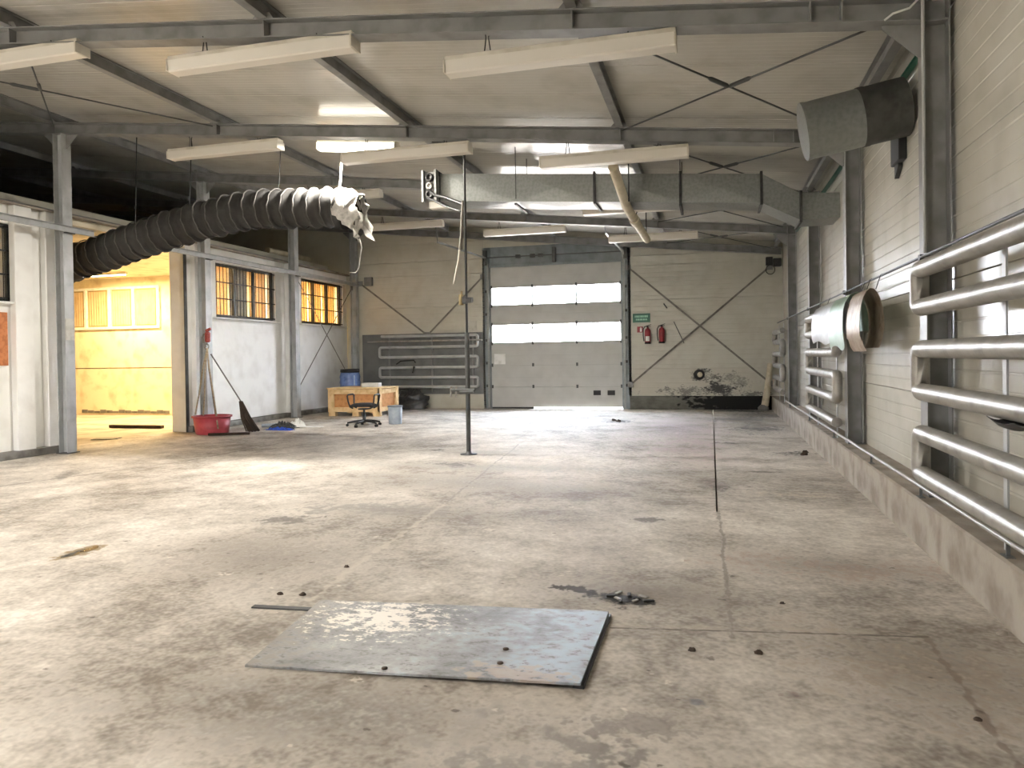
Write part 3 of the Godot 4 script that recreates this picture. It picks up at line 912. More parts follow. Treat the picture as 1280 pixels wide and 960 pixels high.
	ext(st, section_u(0.11, 0.06, 0.006), Vector3(-10.954, 3.96, -12.02), Vector3(-10.954, 3.96, -21.6), Vector3.RIGHT, Vector3.UP)
	part(st, "channel", M.steel_pale, rl)
	for z in FRAMES:
		st = mb()
		bx(st, -10.955, -10.88, 3.88, 3.9, z - 0.09, z + 0.09, 0.003)
		part(st, "bracket", M.steel_dark, rl)
	# flat braces on the end walls
	brace([Vector3(-10.85, 4.0, -21.6), Vector3(-8.6, 2.32, -21.6)], "flat steel brace on the end wall rising to the corner column")
	brace([Vector3(-8.55, 2.32, -21.6), Vector3(-6.74, 4.05, -21.6)], "flat steel brace on the end wall rising to the garage door post")
	brace([Vector3(-2.3, 4.14, -21.61), Vector3(1.6, 0.74, -21.61)], "flat steel brace falling from the garage door post to the sooty corner")
	brace([Vector3(1.6, 3.98, -21.64), Vector3(-2.28, 0.72, -21.64)], "flat steel brace rising from the garage door post to the electric box")
	brace([Vector3(-11.05, 3.88, -18.12), Vector3(-11.05, 0.7, -21.45)], "thin brace falling towards the corner beside the barred corner window")
	brace([Vector3(-11.08, 3.86, -21.45), Vector3(-11.08, 0.72, -18.12)], "thin brace rising towards the corner beside the barred corner window")
	var cc := thing("column_conduit", Vector3(1.71, 2.4, -6.73), "thin pale conduit running up the fourth column from the garage door", "conduit")
	st = mb()
	tube(st, [Vector3(1.705, 2.4, -6.735), Vector3(1.705, 4.55, -6.735), Vector3(1.68, 4.68, -6.73)], 0.013, 8)
	part(st, "pipe", M.steel_pale, cc)
	st = mb()
	tube(st, [Vector3(1.62, 4.62, -6.72), Vector3(1.66, 4.55, -6.70), Vector3(1.66, 4.46, -6.70), Vector3(1.6, 4.40, -6.70), Vector3(1.48, 4.38, -6.72), Vector3(1.42, 4.34, -6.74)], 0.009, 8)
	part(st, "cable_loop", M.white, cc)
	# clutter on the flat roof of the inner building
	st = mb()
	bx(st, -12.3, -12.0, 4.3, 4.62, 6, BACK + 0.1, 0.01)
	solo(st, "roof_box_duct", M.end_panel, "long dull box duct lying above the inner building", "duct")
	st = mb()
	bar(st, Vector3(-11.65, 4.36, 6), Vector3(-11.65, 4.36, BACK + 0.1), 0.06, 12)
	solo(st, "roof_pipe", M.steel, "long grey pipe along the roof edge of the inner building", "pipe")
	st = mb()
	bar(st, Vector3(-12.12, 4.71, -18.4), Vector3(-12.12, 4.71, -20.6), 0.09, 12)
	solo(st, "insulated_pipe", M.pvc, "short pale pipe on the roof edge near the garage door wall", "pipe")

func brace(p: Array, label: String) -> void:
	var o := thing("wall_brace", (p[0] + p[1]) / 2, label, "brace", "wall braces")
	var st := mb()
	var d: Vector3 = (p[1] - p[0]).normalized()
	var n := Vector3(0, 0, 1) if absf(d.x) > 0.1 else Vector3(1, 0, 0)
	var w := 0.026 if n.z > 0 else 0.014
	ext(st, PackedVector2Array([Vector2(-w, -0.004), Vector2(w, -0.004), Vector2(w, 0.004), Vector2(-w, 0.004)]), p[0], p[1], d.cross(n), n)
	part(st, "flat", M.steel_brown, o)
	for e in p:
		st = mb()
		box(st, e, Vector3(0.16, 0.16, 0.012) if n.z > 0 else Vector3(0.012, 0.14, 0.14), 0.003)
		part(st, "end_plate", M.steel, o)

# ---------------------------------------------------------------- garage door
func garage_door() -> void:
	var o := thing("door_1", Vector3(-4.5, 0, BACK), "grey sectional garage door with two rows of white glowing windows", "garage door", "", "structure")
	var xa := -6.54
	var xb := -2.5
	var z := BACK - 0.02
	var ys := [0.05, 0.675, 1.335, 2.0, 2.585, 3.15, 3.725, 4.33]
	for i in 7:
		var st := mb()
		if i == 3 or i == 5:
			# glazed section: rails, stiles and three panes
			bx(st, xa, xb, ys[i], ys[i] + 0.03, z - 0.04, z, 0.003)
			bx(st, xa, xb, ys[i + 1] - 0.03, ys[i + 1], z - 0.04, z, 0.003)
			bx(st, xa, xb, ys[i + 1] - 0.012, ys[i + 1] + 0.012, z - 0.05, z - 0.03)
			for x in [xa, -5.24, -3.89, xb - 0.06]: bx(st, x, x + 0.055, ys[i], ys[i + 1], z - 0.04, z + 0.001, 0.003)
			var pn := part(st, "section", M.door_skin, o)
			for k in 3:
				st = mb()
				var x0: float = [xa + 0.055, -5.185, -3.835][k]
				var x1: float = [-5.24, -3.89, xb - 0.06][k]
				bx(st, x0, x1, ys[i] + 0.03, ys[i + 1] - 0.03, z - 0.024, z - 0.02)
				part(st, "pane", M.pane, pn)
		else:
			ext(st, ribbed(ys[i + 1] - ys[i] - 0.011, 0.04, 0.3, 0.4, 0.02, 0.002), Vector3(xa, ys[i], z), Vector3(xb, ys[i], z), Vector3.UP, Vector3(0, 0, -1))
			bx(st, xa, xb, ys[i + 1] - 0.012, ys[i + 1] + 0.012, z - 0.05, z - 0.03)
			part(st, "section", M.door_skin, o)
		for x in [xa + 0.04, -5.21, -3.86, xb - 0.04]:
			st = mb()
			bx(st, x - 0.03, x + 0.03, ys[i] - 0.05, ys[i] + 0.05, z, z + 0.012, 0.003)
			if i > 0: part(st, "hinge", M.steel_dark, o)
	var st := mb()
	bx(st, xa, -5.2, 0.0, 0.05, z - 0.04, z, 0.004)
	part(st, "rubber_seal", M.black, o)
	for x in [-3.27, -2.85]:
		st = mb()
		bx(st, x - 0.11, x + 0.11, 0.41, 0.55, z, z + 0.014, 0.004)
		part(st, "vent", M.black, o)
	for s in 2:
		var x: float = [-6.6, -2.44][s]
		var path := []
		path.append(Vector3(x, 0.02, z + 0.06))
		path.append(Vector3(x, 4.3, z + 0.06))
		for k in 7:
			var a := PI / 2 * k / 6.0
			path.append(Vector3(x, 4.3 + 0.28 * sin(a), z + 0.06 + 0.28 * (1 - cos(a))))
		path.append(Vector3(x - (0.33 if s == 0 else 0.05), 4.62, -18.3))
		st = mb()
		for k in path.size() - 1:
			var d: Vector3 = (path[k + 1] - path[k]).normalized()
			ext(st, section_u(0.06, 0.045, 0.004), path[k], path[k + 1], d.cross(Vector3.RIGHT), Vector3.RIGHT)
		part(st, "track", M.zinc, o)
		st = mb()
		bar(st, path[-1] + Vector3(0, 0.02, 0), Vector3(path[-1].x, rafter_y(path[-1].x) + 0.02, -18.1), 0.014, 6)
		part(st, "track_hanger", M.zinc, o)
	st = mb()
	bar(st, Vector3(-6.6, 4.62, z + 0.14), Vector3(-2.44, 4.62, z + 0.14), 0.016, 10)
	part(st, "shaft", M.steel_dark, o)
	for x in [-5.6, -5.15, -4.9]:
		st = mb()
		bar(st, Vector3(x - 0.07, 4.62, z + 0.14), Vector3(x + 0.07, 4.62, z + 0.14), 0.055, 12)
		part(st, "spring_plug", M.steel_dark, o)
	for x in [-6.66, -4.5, -2.38]:
		st = mb()
		bx(st, x - 0.05, x + 0.05, 4.4, 4.85, z + 0.0, z + 0.16, 0.006)
		part(st, "bearing_plate", M.steel_dark, o)
	st = mb()
	bx(st, -6.55, -2.45, 4.33, 4.42, z, z + 0.05, 0.004)
	part(st, "header_strip", M.steel_blue, o)
	for y in [0.7, 1.4, 2.1, 2.9, 3.6]:
		st = mb()
		bx(st, -6.69, -6.6, y - 0.04, y + 0.04, z + 0.03, z + 0.05, 0.004)
		bx(st, -2.44, -2.35, y - 0.04, y + 0.04, z + 0.03, z + 0.05, 0.004)
		part(st, "track_bracket", M.zinc_dark, o)
	st = mb()
	bx(st, -6.44, -6.08, 1.36, 1.68, z + 0.001, z + 0.006)
	solo(st, "paper_sheet", M.white, "white paper sheet fixed to the garage door", "paper")

# ---------------------------------------------------------------- lamps
func trough_lamp(at: Vector3, length: float, label: String, tilt: float, lit := false) -> void:
	var o := thing("fluorescent_lamp", at, label, "lamp", "fluorescent lamps under the roof beams")
	o.rotation.z = tilt
	var l := length / 2
	var st := mb()
	box(st, Vector3(0, 0.145, 0), Vector3(length, 0.05, 0.17), 0.006)
	part(st, "housing", M.lamp_white, o, true)
	st = mb()
	ext(st, PackedVector2Array([Vector2(-0.085, 0.012), Vector2(-0.07, 0), Vector2(0.07, 0), Vector2(0.085, 0.012), Vector2(0.1, 0.12), Vector2(-0.1, 0.12)]), Vector3(-l + 0.012, 0, 0), Vector3(l - 0.012, 0, 0), Vector3.BACK, Vector3.UP)
	part(st, "diffuser", M.tube_on if lit else M.lamp_diffuser, o, true)
	for s in [-1, 1]:
		st = mb()
		box(st, Vector3(s * (l - 0.006), 0.066, 0), Vector3(0.02, 0.125, 0.215), 0.004)
		part(st, "end_cap", M.lamp_white, o, true)
		st = mb()
		var x: float = s * l * 0.62
		var top := 0.29 - x * 0.104 - x * tilt
		tube(st, [Vector3(x - 0.03, 0.165, 0), Vector3(x - 0.03, 0.2, 0), Vector3(x - 0.012, top - 0.03, 0), Vector3(x - 0.012, top, 0.02)], 0.006, 6)
		tube(st, [Vector3(x + 0.03, 0.165, 0), Vector3(x + 0.03, 0.2, 0), Vector3(x + 0.012, top - 0.03, 0), Vector3(x + 0.012, top, -0.02)], 0.006, 6)
		part(st, "hook", M.wire, o, true)

func lamps() -> void:
	var cols := [[-1.32, "next to the radiator wall"], [-4.5, "in the middle of the hall"], [-7.72, "next to the inner building"]]
	for i in 4:
		for c in cols:
			var x: float = c[0] - (0.05 if i == 0 else 0.0)
			if i == 0 and c[0] < -7: x = -7.95
			trough_lamp(Vector3(x, rafter_y(x) - (0.3 if i > 0 else (0.28 if c[0] > -2 else 0.23)), FRAMES[i]), 2.1 if i > 0 else 2.2, "unlit lamp under the %s beam from the garage door, %s" % [ORD[i], c[1]], 0.0)
	# the lamp that is switched on, close under the roof behind the second beam
	var at := Vector3(-5.72, deck_y(-5.72) - 0.36, -11.35)
	trough_lamp(at, 1.45, "bright switched-on fluorescent lamp close under the roof above the hose end", -0.10, true)
	area_light(at + Vector3(0, -0.02, 0), Vector2(1.4, 0.18), 46.0, Color(1.0, 0.975, 0.93))
	# further lamps of the same rows behind the camera, switched on
	for q in [[-7.9, -2.95, 18.0], [-7.9, 0.8, 12.0], [-4.6, 0.8, 12.0]]:
		var p := Vector3(q[0], rafter_y(q[0]) - 0.36, q[1])
		trough_lamp(p, 2.1, "switched-on fluorescent lamp under a beam far from the garage door", 0.0, true)
		area_light(p + Vector3(0, -0.02, 0), Vector2(2.0, 0.18), q[2], Color(1.0, 0.975, 0.93))

# ---------------------------------------------------------------- ventilation
func loft(st: SurfaceTool, a: Array, b: Array, front_dent := 0.0) -> void:
	# two stations [x, y low, y high, z front, z rear] joined by four walls; the front sheet is cross-broken outwards
	var p := []
	for s in [a, b]:
		p.append([Vector3(s[0], s[1], s[3]), Vector3(s[0], s[2], s[3]), Vector3(s[0], s[2], s[4]), Vector3(s[0], s[1], s[4])])
	for k in 4:
		var k2 := (k + 1) % 4
		if front_dent > 0.0 and (k == 0 or k == 3):
			var m: Vector3 = (p[0][k] + p[0][k2] + p[1][k] + p[1][k2]) / 4.0 + (Vector3(0, 0, front_dent) if k == 0 else Vector3(0, -front_dent, 0))
			tri(st, p[0][k], p[1][k], m); tri(st, p[1][k], p[1][k2], m); tri(st, p[1][k2], p[0][k2], m); tri(st, p[0][k2], p[0][k], m)
		else:
			quad(st, p[0][k], p[1][k], p[1][k2], p[0][k2])
	quad(st, p[0][0], p[0][1], p[0][2], p[0][3])
	quad(st, p[1][3], p[1][2], p[1][1], p[1][0])

func ducts() -> void:
	var st: SurfaceTool
	# rectangular duct
	var o := thing("air_duct", Vector3(-1.5, 4.1, -12.6), "grey rectangular sheet metal air duct crossing the hall under the roof", "duct")
	var zf := -12.3
	var zr := -13.0
	var stn := []
	for x in [-4.62, -3.2, -1.85, -0.45, 0.8]: stn.append([x, 4.37 - 0.074 * (x + 4.6), 4.85 - 0.078 * (x + 4.6), zf, zr])
	for i in 4:
		st = mb()
		loft(st, stn[i], stn[i + 1], 0.02)
		part(st, "section", M.zinc, o)
	st = mb()
	loft(st, stn[4], [1.38, 3.66, 4.08, zf, zr])
	part(st, "offset_bend", M.zinc, o)
	st = mb()
	loft(st, [1.38, 3.66, 4.08, zf, zr], [1.945, 3.67, 4.05, zf, zr])
	part(st, "wall_section", M.zinc, o)
	for s in [stn[0], stn[2], stn[3], stn[4], [1.38, 3.66, 4.08, zf, zr]]:
		st = mb()
		for q in [[s[1] - 0.035, s[1], zr - 0.03, zf + 0.035], [s[2], s[2] + 0.035, zr - 0.03, zf + 0.035]]: bx(st, s[0] - 0.02, s[0] + 0.02, q[0], q[1], q[2], q[3], 0.003)
		for z in [zf + 0.018, zr - 0.015]: bx(st, s[0] - 0.02, s[0] + 0.02, s[1] - 0.03, s[2] + 0.03, z - 0.018, z + 0.018, 0.003)
		part(st, "flange", M.zinc_dark, o)
	for x in [-3.2, -0.45]:
		st = mb()
		for z in [zf + 0.05, zr - 0.05]: bar(st, Vector3(x, 4.3, z), Vector3(x, deck_y(x) - 0.005, z), 0.008, 6)
		bx(st, x - 0.02, x + 0.02, 4.33 - 0.074 * (x + 4.6) - 0.03, 4.33 - 0.074 * (x + 4.6) - 0.002, zr - 0.08, zf + 0.08)
		part(st, "hanger", M.zinc_dark, o)
	# valve block on the duct's blind end
	var v := thing("valve_block", Vector3(-4.75, 4.37, -12.2), "upright frame with three round black ports on the blind end of the air duct", "valve unit")
	st = mb()
	for x in [-4.87, -4.63]: bx(st, x - 0.02, x + 0.02, 4.34, 4.9, -12.26, -12.14, 0.004)
	bx(st, -4.85, -4.65, 4.36, 4.88, -12.27, -12.22, 0.004)
	bx(st, -4.65, -4.6, 4.45, 4.8, -12.34, -12.22)
	part(st, "frame", M.steel, v)
	for q in [[4.77, 0.075, "black"], [4.62, 0.062, "silver"], [4.47, 0.075, "black"]]:
		st = mb()
		lathe(st, [Vector2(0, -0.04), Vector2(q[1], -0.04), Vector2(q[1], 0.03), Vector2(q[1] * 0.8, 0.05), Vector2(q[1] * 0.55, 0.05), Vector2(q[1] * 0.5, 0.02), Vector2(0, 0.02)], 18, Transform3D(Basis(Vector3.RIGHT, PI / 2), Vector3(-4.75, q[0], -12.19)))
		part(st, "port", M[q[2]], v)
	st = mb()
	tube(st, [Vector3(-4.72, 4.5, -12.15), Vector3(-4.6, 4.42, -12.05), Vector3(-4.3, 4.3, -11.75), Vector3(-3.92, 4.12, -11.52)], 0.028, 8)
	tube(st, [Vector3(-4.78, 4.4, -12.15), Vector3(-4.62, 4.33, -12.05), Vector3(-4.32, 4.16, -11.8), Vector3(-3.95, 4.0, -11.5)], 0.018, 8)
	part(st, "hose_line", M.black, v)
	# beige plastic pipe
	var p := thing("plastic_pipe", Vector3(-1.3, 4.0, -12.7), "beige plastic pipe running under the rectangular air duct", "pipe")
	st = mb()
	tube(st, [Vector3(-1.36, 4.37, -10.9), Vector3(-1.345, 4.25, -11.4), Vector3(-1.31, 4.03, -12.2), Vector3(-1.29, 4.0, -13.35)], 0.075, 14)
	part(st, "pipe", M.pvc, p)
	st = mb()
	bar(st, Vector3(-1.29, 4.0, -13.3), Vector3(-1.26, 3.99, -15.6), 0.075, 14)
	part(st, "pipe", M.pvc, p)
	st = mb()
	bar(st, Vector3(-1.29, 4.0, -13.15), Vector3(-1.29, 4.0, -13.55), 0.092, 14)
	part(st, "coupling", M.pvc, p)
	for z in [-11.9, -13.05, -15.2]:
		st = mb()
		var top := deck_y(-1.3) - 0.002
		bar(st, Vector3(-1.24, 4.05, z), Vector3(-1.24 if z != -13.05 else -1.22, top if z > -12 or z < -14 else 4.1, z), 0.012, 6)
		part(st, "hanger", M.wire, p)
	# round duct through the radiator wall
	var r := thing("round_duct", Vector3(1.9, 3.6, -8.1), "large round galvanised duct stub coming out of the radiator wall", "duct")
	var a := Vector3(0.94, 3.86, -8.12)
	var b := Vector3(1.89, 4.025, -8.12)
	st = mb()
	tube(st, [a, a.lerp(b, 0.03), a.lerp(b, 0.05), a.lerp(b, 0.58)], [0.295, 0.295, 0.288, 0.288], 36)
	part(st, "pipe", M.zinc, r)
	st = mb()
	tube(st, [a.lerp(b, 0.56), a.lerp(b, 0.62), a.lerp(b, 0.63), b], [0.296, 0.296, 0.29, 0.29], 36)
	part(st, "sooty_collar", M.zinc_soot, r)
	var e := thing("wall_bracket", Vector3(1.93, 3.45, -8.45), "black hooked bracket on the radiator wall under the round duct", "bracket")
	st = mb()
	bx(st, 1.87, 1.948, 3.55, 3.9, -8.65, -8.3, 0.008)
	part(st, "plate", M.black, e)
	st = mb()
	ext(st, PackedVector2Array([Vector2(0, 0), Vector2(0.16, 0.1), Vector2(0.16, 0.28), Vector2(0.06, 0.3), Vector2(0, 0.24)]), Vector3(1.90, 3.42, -8.62), Vector3(1.945, 3.42, -8.62), Vector3.BACK, Vector3.UP)
	part(st, "hook", M.zinc_dark, e)

func hose() -> void:
	var o := thing("ventilation_hose", Vector3(-8.5, 3.7, -11.5), "wide dark corrugated fabric ventilation hose slung under the roof", "hose")
	var key := [Vector3(-13.0, 3.35, -11.75), Vector3(-11.86, 3.56, -11.65), Vector3(-10.73, 3.78, -11.55), Vector3(-9.74, 3.98, -11.5), Vector3(-8.79, 4.17, -11.5), Vector3(-7.8, 4.27, -11.5), Vector3(-6.83, 4.23, -11.5), Vector3(-6.15, 4.20, -11.5), Vector3(-5.86, 4.10, -11.5)]
	var cv := Curve3D.new()
	for i in key.size():
		var t: Vector3 = (key[mini(i + 1, key.size() - 1)] - key[maxi(i - 1, 0)]) / 6.0
		cv.add_point(key[i], -t, t)
	var length := cv.get_baked_length()
	var n := 29
	var st := mb()
	var pts := []
	var rad := []
	var ns := noise(71, 1.7, 2)
	var hoops := []
	for i in n:
		for k in 6:
			var t := (i + k / 6.0) / n * length
			var w := 1.0 - absf(k / 6.0 - 0.08) * 1.0 if k > 0 else 1.0
			var sag := [0.0, -0.035, -0.048, -0.045, -0.03, -0.012]
			pts.append(cv.sample_baked(t, true) + Vector3(0, ns.get_noise_1d(t * 3.0) * 0.02, 0))
			rad.append(0.345 + float(sag[k]) * 0.9 + ns.get_noise_1d(t * 9.0) * 0.016)
		hoops.append(pts[pts.size() - 6])
	tube(st, pts, rad, 28, false)
	part(st, "fabric", M.hose, o)
	for i in range(1, n):
		st = mb()
		var d: Vector3 = (cv.sample_baked(i * length / n + 0.05, true) - cv.sample_baked(i * length / n - 0.05, true)).normalized()
		var u := d.cross(Vector3(0, 0, 1)).normalized()
		var ring := []
		for k in 25: ring.append(hoops[i] + (u * cos(TAU * k / 24.0) + Vector3(0, 0, 1) * sin(TAU * k / 24.0)) * 0.349 + d * 0.012 * sin(k * 2.3 + i))
		tube(st, ring, 0.011, 5, false)
		part(st, "hoop", M.hose_rim, o)
	# torn pale lining hanging from the mouth
	var rows := []
	for i in 9:
		var line := []
		for k in 17:
			var a := PI * (-0.15 + 1.3 * k / 16.0)
			var t := i / 8.0
			var rr := 0.36 - 0.06 * t + ns.get_noise_2d(i * 1.9, k * 1.3) * 0.12 * (0.4 + t)
			line.append(Vector3(-6.12 + 0.42 * t + ns.get_noise_2d(k * 2.1, 40 + i) * 0.1 * t, 4.18 - 0.12 * t * t, -11.5) + Vector3(0, sin(a) * rr - 0.18 * t * (1.0 - sin(a)), cos(a) * rr))
		rows.append(line)
	st = mb()
	sheet(st, rows, 0.004)
	part(st, "torn_lining", M.lining, o)
	rows = []
	for i in 8:
		var line := []
		for k in 6:
			line.append(Vector3(-5.80 + 0.12 * sin(i * 0.9) * i / 8.0 + ns.get_noise_2d(i * 3.0, k * 3.0) * 0.06, 4.12 - 0.075 * i + 0.03 * k * (i % 2), -11.5 + (k - 2.5) * 0.06 * (1.0 - i / 11.0)))
		rows.append(line)
	st = mb()
	sheet(st, rows, 0.004)
	part(st, "torn_flap", M.lining, o)
	st = mb()
	tube(st, [Vector3(-5.78, 3.66, -11.5), Vector3(-5.74, 3.5, -11.5), Vector3(-5.77, 3.35, -11.5), Vector3(-5.8, 3.15, -11.5), Vector3(-5.86, 3.07, -11.5), Vector3(-5.98, 3.08, -11.5)], 0.009, 6)
	part(st, "string", M.lining, o)
	for q in [[-10.4, 0.35], [-9.2, 0.35], [-7.35, 0.3], [-6.15, 0.33]]:
		st = mb()
		var c: Vector3 = Vector3(q[0], 0, -11.5)
		for s in key.size() - 1:
			if key[s].x <= q[0] and key[s + 1].x >= q[0]: c.y = lerpf(key[s].y, key[s + 1].y, (q[0] - key[s].x) / (key[s + 1].x - key[s].x))
		var top := Vector3(q[0] + 0.1, deck_y(q[0] + 0.1) - 0.003, -11.5)
		tube(st, [c + Vector3(0, 0.33, 0), c + Vector3(0.03, 0.45, 0), top], 0.018 if q[0] > -7 else 0.009, 6)
		part(st, "sling_wire" if q[0] < -7 else "sling_strap", M.wire if q[0] < -7 else M.lining, o)

# ---------------------------------------------------------------- pipe radiators
func serpentine(o: Node3D, p0: Vector3, p1: Vector3, ys: Array, r: float, first_at_far: bool, m: Material) -> void:
	# runs between p0 (near end) and p1 (far end), joined in turn at the far and the near end
	var d := (p1 - p0).normalized()
	var n := ys.size()
	for i in n:
		var st := mb()
		var a := p0 + Vector3(0, ys[i], 0)
		var b := p1 + Vector3(0, ys[i], 0)
		bar(st, a, b, r, 20)
		part(st, "pipe", m, o)
		if i < n - 1:
			var far_end := (i % 2 == 0) == first_at_far
			var e := p1 if far_end else p0
			var s := d if far_end else -d
			var y0: float = ys[i]
			var y1: float = ys[i + 1]
			st = mb()
			var pts := []
			var c := 0.06
			for k in 5: pts.append(e + s * (c * sin(PI / 2 * k / 4.0)) + Vector3(0, y0 - c * (1 - cos(PI / 2 * k / 4.0)), 0))
			for k in 5: pts.append(e + s * (c * cos(PI / 2 * k / 4.0)) + Vector3(0, y1 + c * (1 - sin(PI / 2 * k / 4.0)), 0))
			tube(st, pts, r, 20)
			part(st, "bend", m, o)

func radiators() -> void:
	var st: SurfaceTool
	var x := 1.635
	var sets := [["long silver pipe radiator of six runs on the plinth, fifth bay from the garage door", 1.0, -6.56, [2.25, 1.945, 1.61, 1.265, 0.93, 0.60], 0.07], ["short silver pipe radiator of six runs half under loose metal covers", -10.75, -13.58, [2.16, 1.89, 1.59, 1.285, 0.965, 0.64], 0.068], ["short silver pipe radiator of six runs beside the sooty corner", -18.45, -20.6, [2.12, 1.86, 1.56, 1.26, 0.96, 0.66], 0.066]]
	for q in sets:
		var o := thing("pipe_radiator", Vector3(x, PLINTH_TOP, (q[1] + q[2]) / 2), q[0], "radiator", "pipe radiators on the plinth")
		serpentine(o, Vector3(x, 0, q[1]), Vector3(x, 0, q[2]), q[3], q[4], true, M.silver)
		var zs := [q[1] - 0.45, q[2] + 0.45] if q[1] < 0 else [-0.5, -3.0, -5.05]
		for z in zs:
			st = mb()
			bx(st, x + q[4], x + q[4] + 0.012, PLINTH_TOP, 2.3, z - 0.03, z + 0.03)
			part(st, "support_post", M.steel_pale, o)
	# torn insulation sleeve on the fourth run of the long radiator
	st = mb()
	var rows := []
	for i in 4:
		var line := []
		for k in 9:
			var a := -PI * 0.75 + PI * 0.7 * k / 8.0
			line.append(Vector3(x + cos(a) * (0.082 + 0.05 * (i / 3.0) * maxf(0, sin(-a))), 1.265 + sin(a) * (0.082 + 0.05 * (1.0 - absf(i - 1.5) / 1.5)), -4.95 + i * 0.16))
		rows.append(line)
	sheet(st, rows, 0.004)
	solo(st, "insulation_flap", M.zinc_dark, "dark torn insulation flap hanging under a run of the long radiator", "insulation")
	# thin supply pipe on brackets above the plinth, and thin rod along the radiator tops
	var s := thing("supply_pipe", Vector3(1.67, PLINTH_TOP, -8), "thin grey supply pipe on brackets along the plinth edge", "pipe")
	st = mb()
	bar(st, Vector3(1.665, 0.475, 2), Vector3(1.665, 0.475, -18.2), 0.018, 10)
	part(st, "pipe", M.silver, s)
	for z in [-3.2, -4.9, -6.75, -8.7, -11.2, -13.9, -17.2]:
		st = mb()
		bx(st, 1.655, 1.675, PLINTH_TOP, 0.468, z - 0.008, z + 0.008)
		bx(st, 1.64, 1.69, PLINTH_TOP, PLINTH_TOP + 0.006, z - 0.05, z + 0.05)
		part(st, "bracket", M.steel_dark, s)
	var t := thing("wall_conduit", Vector3(1.7, 2.36, -8), "thin dark conduit along the tops of the pipe radiators", "conduit")
	st = mb()
	bar(st, Vector3(1.70, 2.375, 2), Vector3(1.70, 2.375, -20.5), 0.013, 8)
	part(st, "pipe", M.steel_dark, t)
	for z in FRAMES:
		st = mb()
		bx(st, 1.69, 1.722, 2.35, 2.4, z - 0.03, z + 0.03)
		part(st, "clip", M.steel_dark, t)
	# three loose curved insulation covers hung over the second radiator
	var covers := [[-11.75, -10.05, 1.72, 0.0, "zinc_pale", "pale grey curved metal pipe cover hung over the second radiator"], [-10.0, -8.95, 1.64, 0.01, "cover_green", "pale green curved metal pipe cover hung between a grey and a brown one"], [-8.9, -8.15, 1.60, 0.022, "cover_brown", "brownish curved metal pipe cover with its open end showing"]]
	for q in covers:
		rows = []
		for i in 9:
			var z := lerpf(q[0], q[1], i / 8.0)
			var line := []
			var low: float = q[2] + (0.09 * sin(i * 0.5) if q[3] > 0.02 else 0.03 * sin(i * 0.8))
			var out: float = q[3] + 0.012 * sin(i * 0.7 + q[2] * 9.0)
			var section := []
			if q[3] > 0.02:
				for k in 19:
					var an := deg_to_rad(lerpf(248, -56, k / 18.0))
					section.append(Vector2(1.575 + 0.118 * cos(an), 1.93 + (0.38 if sin(an) > 0 else 0.36) * sin(an)))
			for p in section if section else [Vector2(1.475 - out, low), Vector2(1.455 - out, 1.86), Vector2(1.45 - out, 2.0), Vector2(1.455 - out, 2.12), Vector2(1.475 - out * 0.8, 2.22), Vector2(1.52 - out * 0.5, 2.30), Vector2(1.58, 2.335), Vector2(1.64, 2.31), Vector2(1.675, 2.25), Vector2(1.69, 2.15), Vector2(1.698, 2.0), Vector2(1.698, 1.9)]:
				line.append(Vector3(p.x, p.y - (0.07 if p.y > 1.8 else 0.0), z))
			rows.append(line)
		st = mb()
		sheet(st, rows, 0.002)
		var cv := thing("pipe_cover", Vector3(1.58, 1.7, (q[0] + q[1]) / 2), q[5], "pipe cover", "loose pipe covers")
		part(st, "sheet", M[q[4]], cv)
		for z in [q[0] + 0.12, q[1] - 0.12]:
			st = mb()
			tube(st, [Vector3(1.64, 2.235, z), Vector3(1.66, 2.30, z), Vector3(1.685, 2.375, z), Vector3(1.70, 2.39, z), Vector3(1.712, 2.375, z)], 0.004, 6)
			part(st, "hanging_wire", M.wire, cv)

# ---------------------------------------------------------------- things at the garage-door wall
func extinguisher(at: Vector3, label: String, tagged: bool) -> void:
	var o := thing("fire_extinguisher", at, label, "extinguisher", "fire extinguishers")
	var st := mb()
	lathe(st, [Vector2(0, 0), Vector2(0.07, 0), Vector2(0.085, 0.02), Vector2(0.085, 0.36), Vector2(0.07, 0.42), Vector2(0.03, 0.45), Vector2(0.025, 0.48), Vector2(0, 0.48)], 20, Transform3D(Basis.IDENTITY, at))
	part(st, "cylinder", M.red, o)
	st = mb()
	lathe(st, [Vector2(0.087, 0.0), Vector2(0.088, 0.05), Vector2(0.087, 0.05)], 20, Transform3D(Basis.IDENTITY, at))
	part(st, "foot_ring", M.black, o)
	st = mb()
	box(st, at + Vector3(0, 0.505, 0), Vector3(0.05, 0.05, 0.05), 0.008)
	box(st, at + Vector3(0.03, 0.54, 0.02), Vector3(0.15, 0.014, 0.025), 0.003, Basis(Vector3(0, 0, 1), 0.3))
	box(st, at + Vector3(0.03, 0.51, 0.02), Vector3(0.12, 0.014, 0.025), 0.003)
	part(st, "valve", M.black, o)
	st = mb()
	tube(st, [at + Vector3(-0.02, 0.51, 0.02), at + Vector3(-0.08, 0.5, 0.03), at + Vector3(-0.125, 0.42, 0.03), at + Vector3(-0.125, 0.25, 0.03), at + Vector3(-0.105, 0.08, 0.03)], 0.014, 8)
	part(st, "hose", M.black, o)
	st = mb()
	box(st, at + Vector3(0, 0.3, -0.1), Vector3(0.06, 0.2, 0.03), 0.003)
	part(st, "wall_hook", M.black, o)
	if tagged:
		st = mb()
		var rows := []
		for y in [0.22, 0.08]:
			var line := []
			for k in 7: line.append(at + Vector3(sin(-0.7 + 1.4 * k / 6.0) * 0.089, y, cos(-0.7 + 1.4 * k / 6.0) * 0.089))
			rows.append(line)
		sheet(st, rows, 0.001)
		part(st, "paper_label", M.white, o)

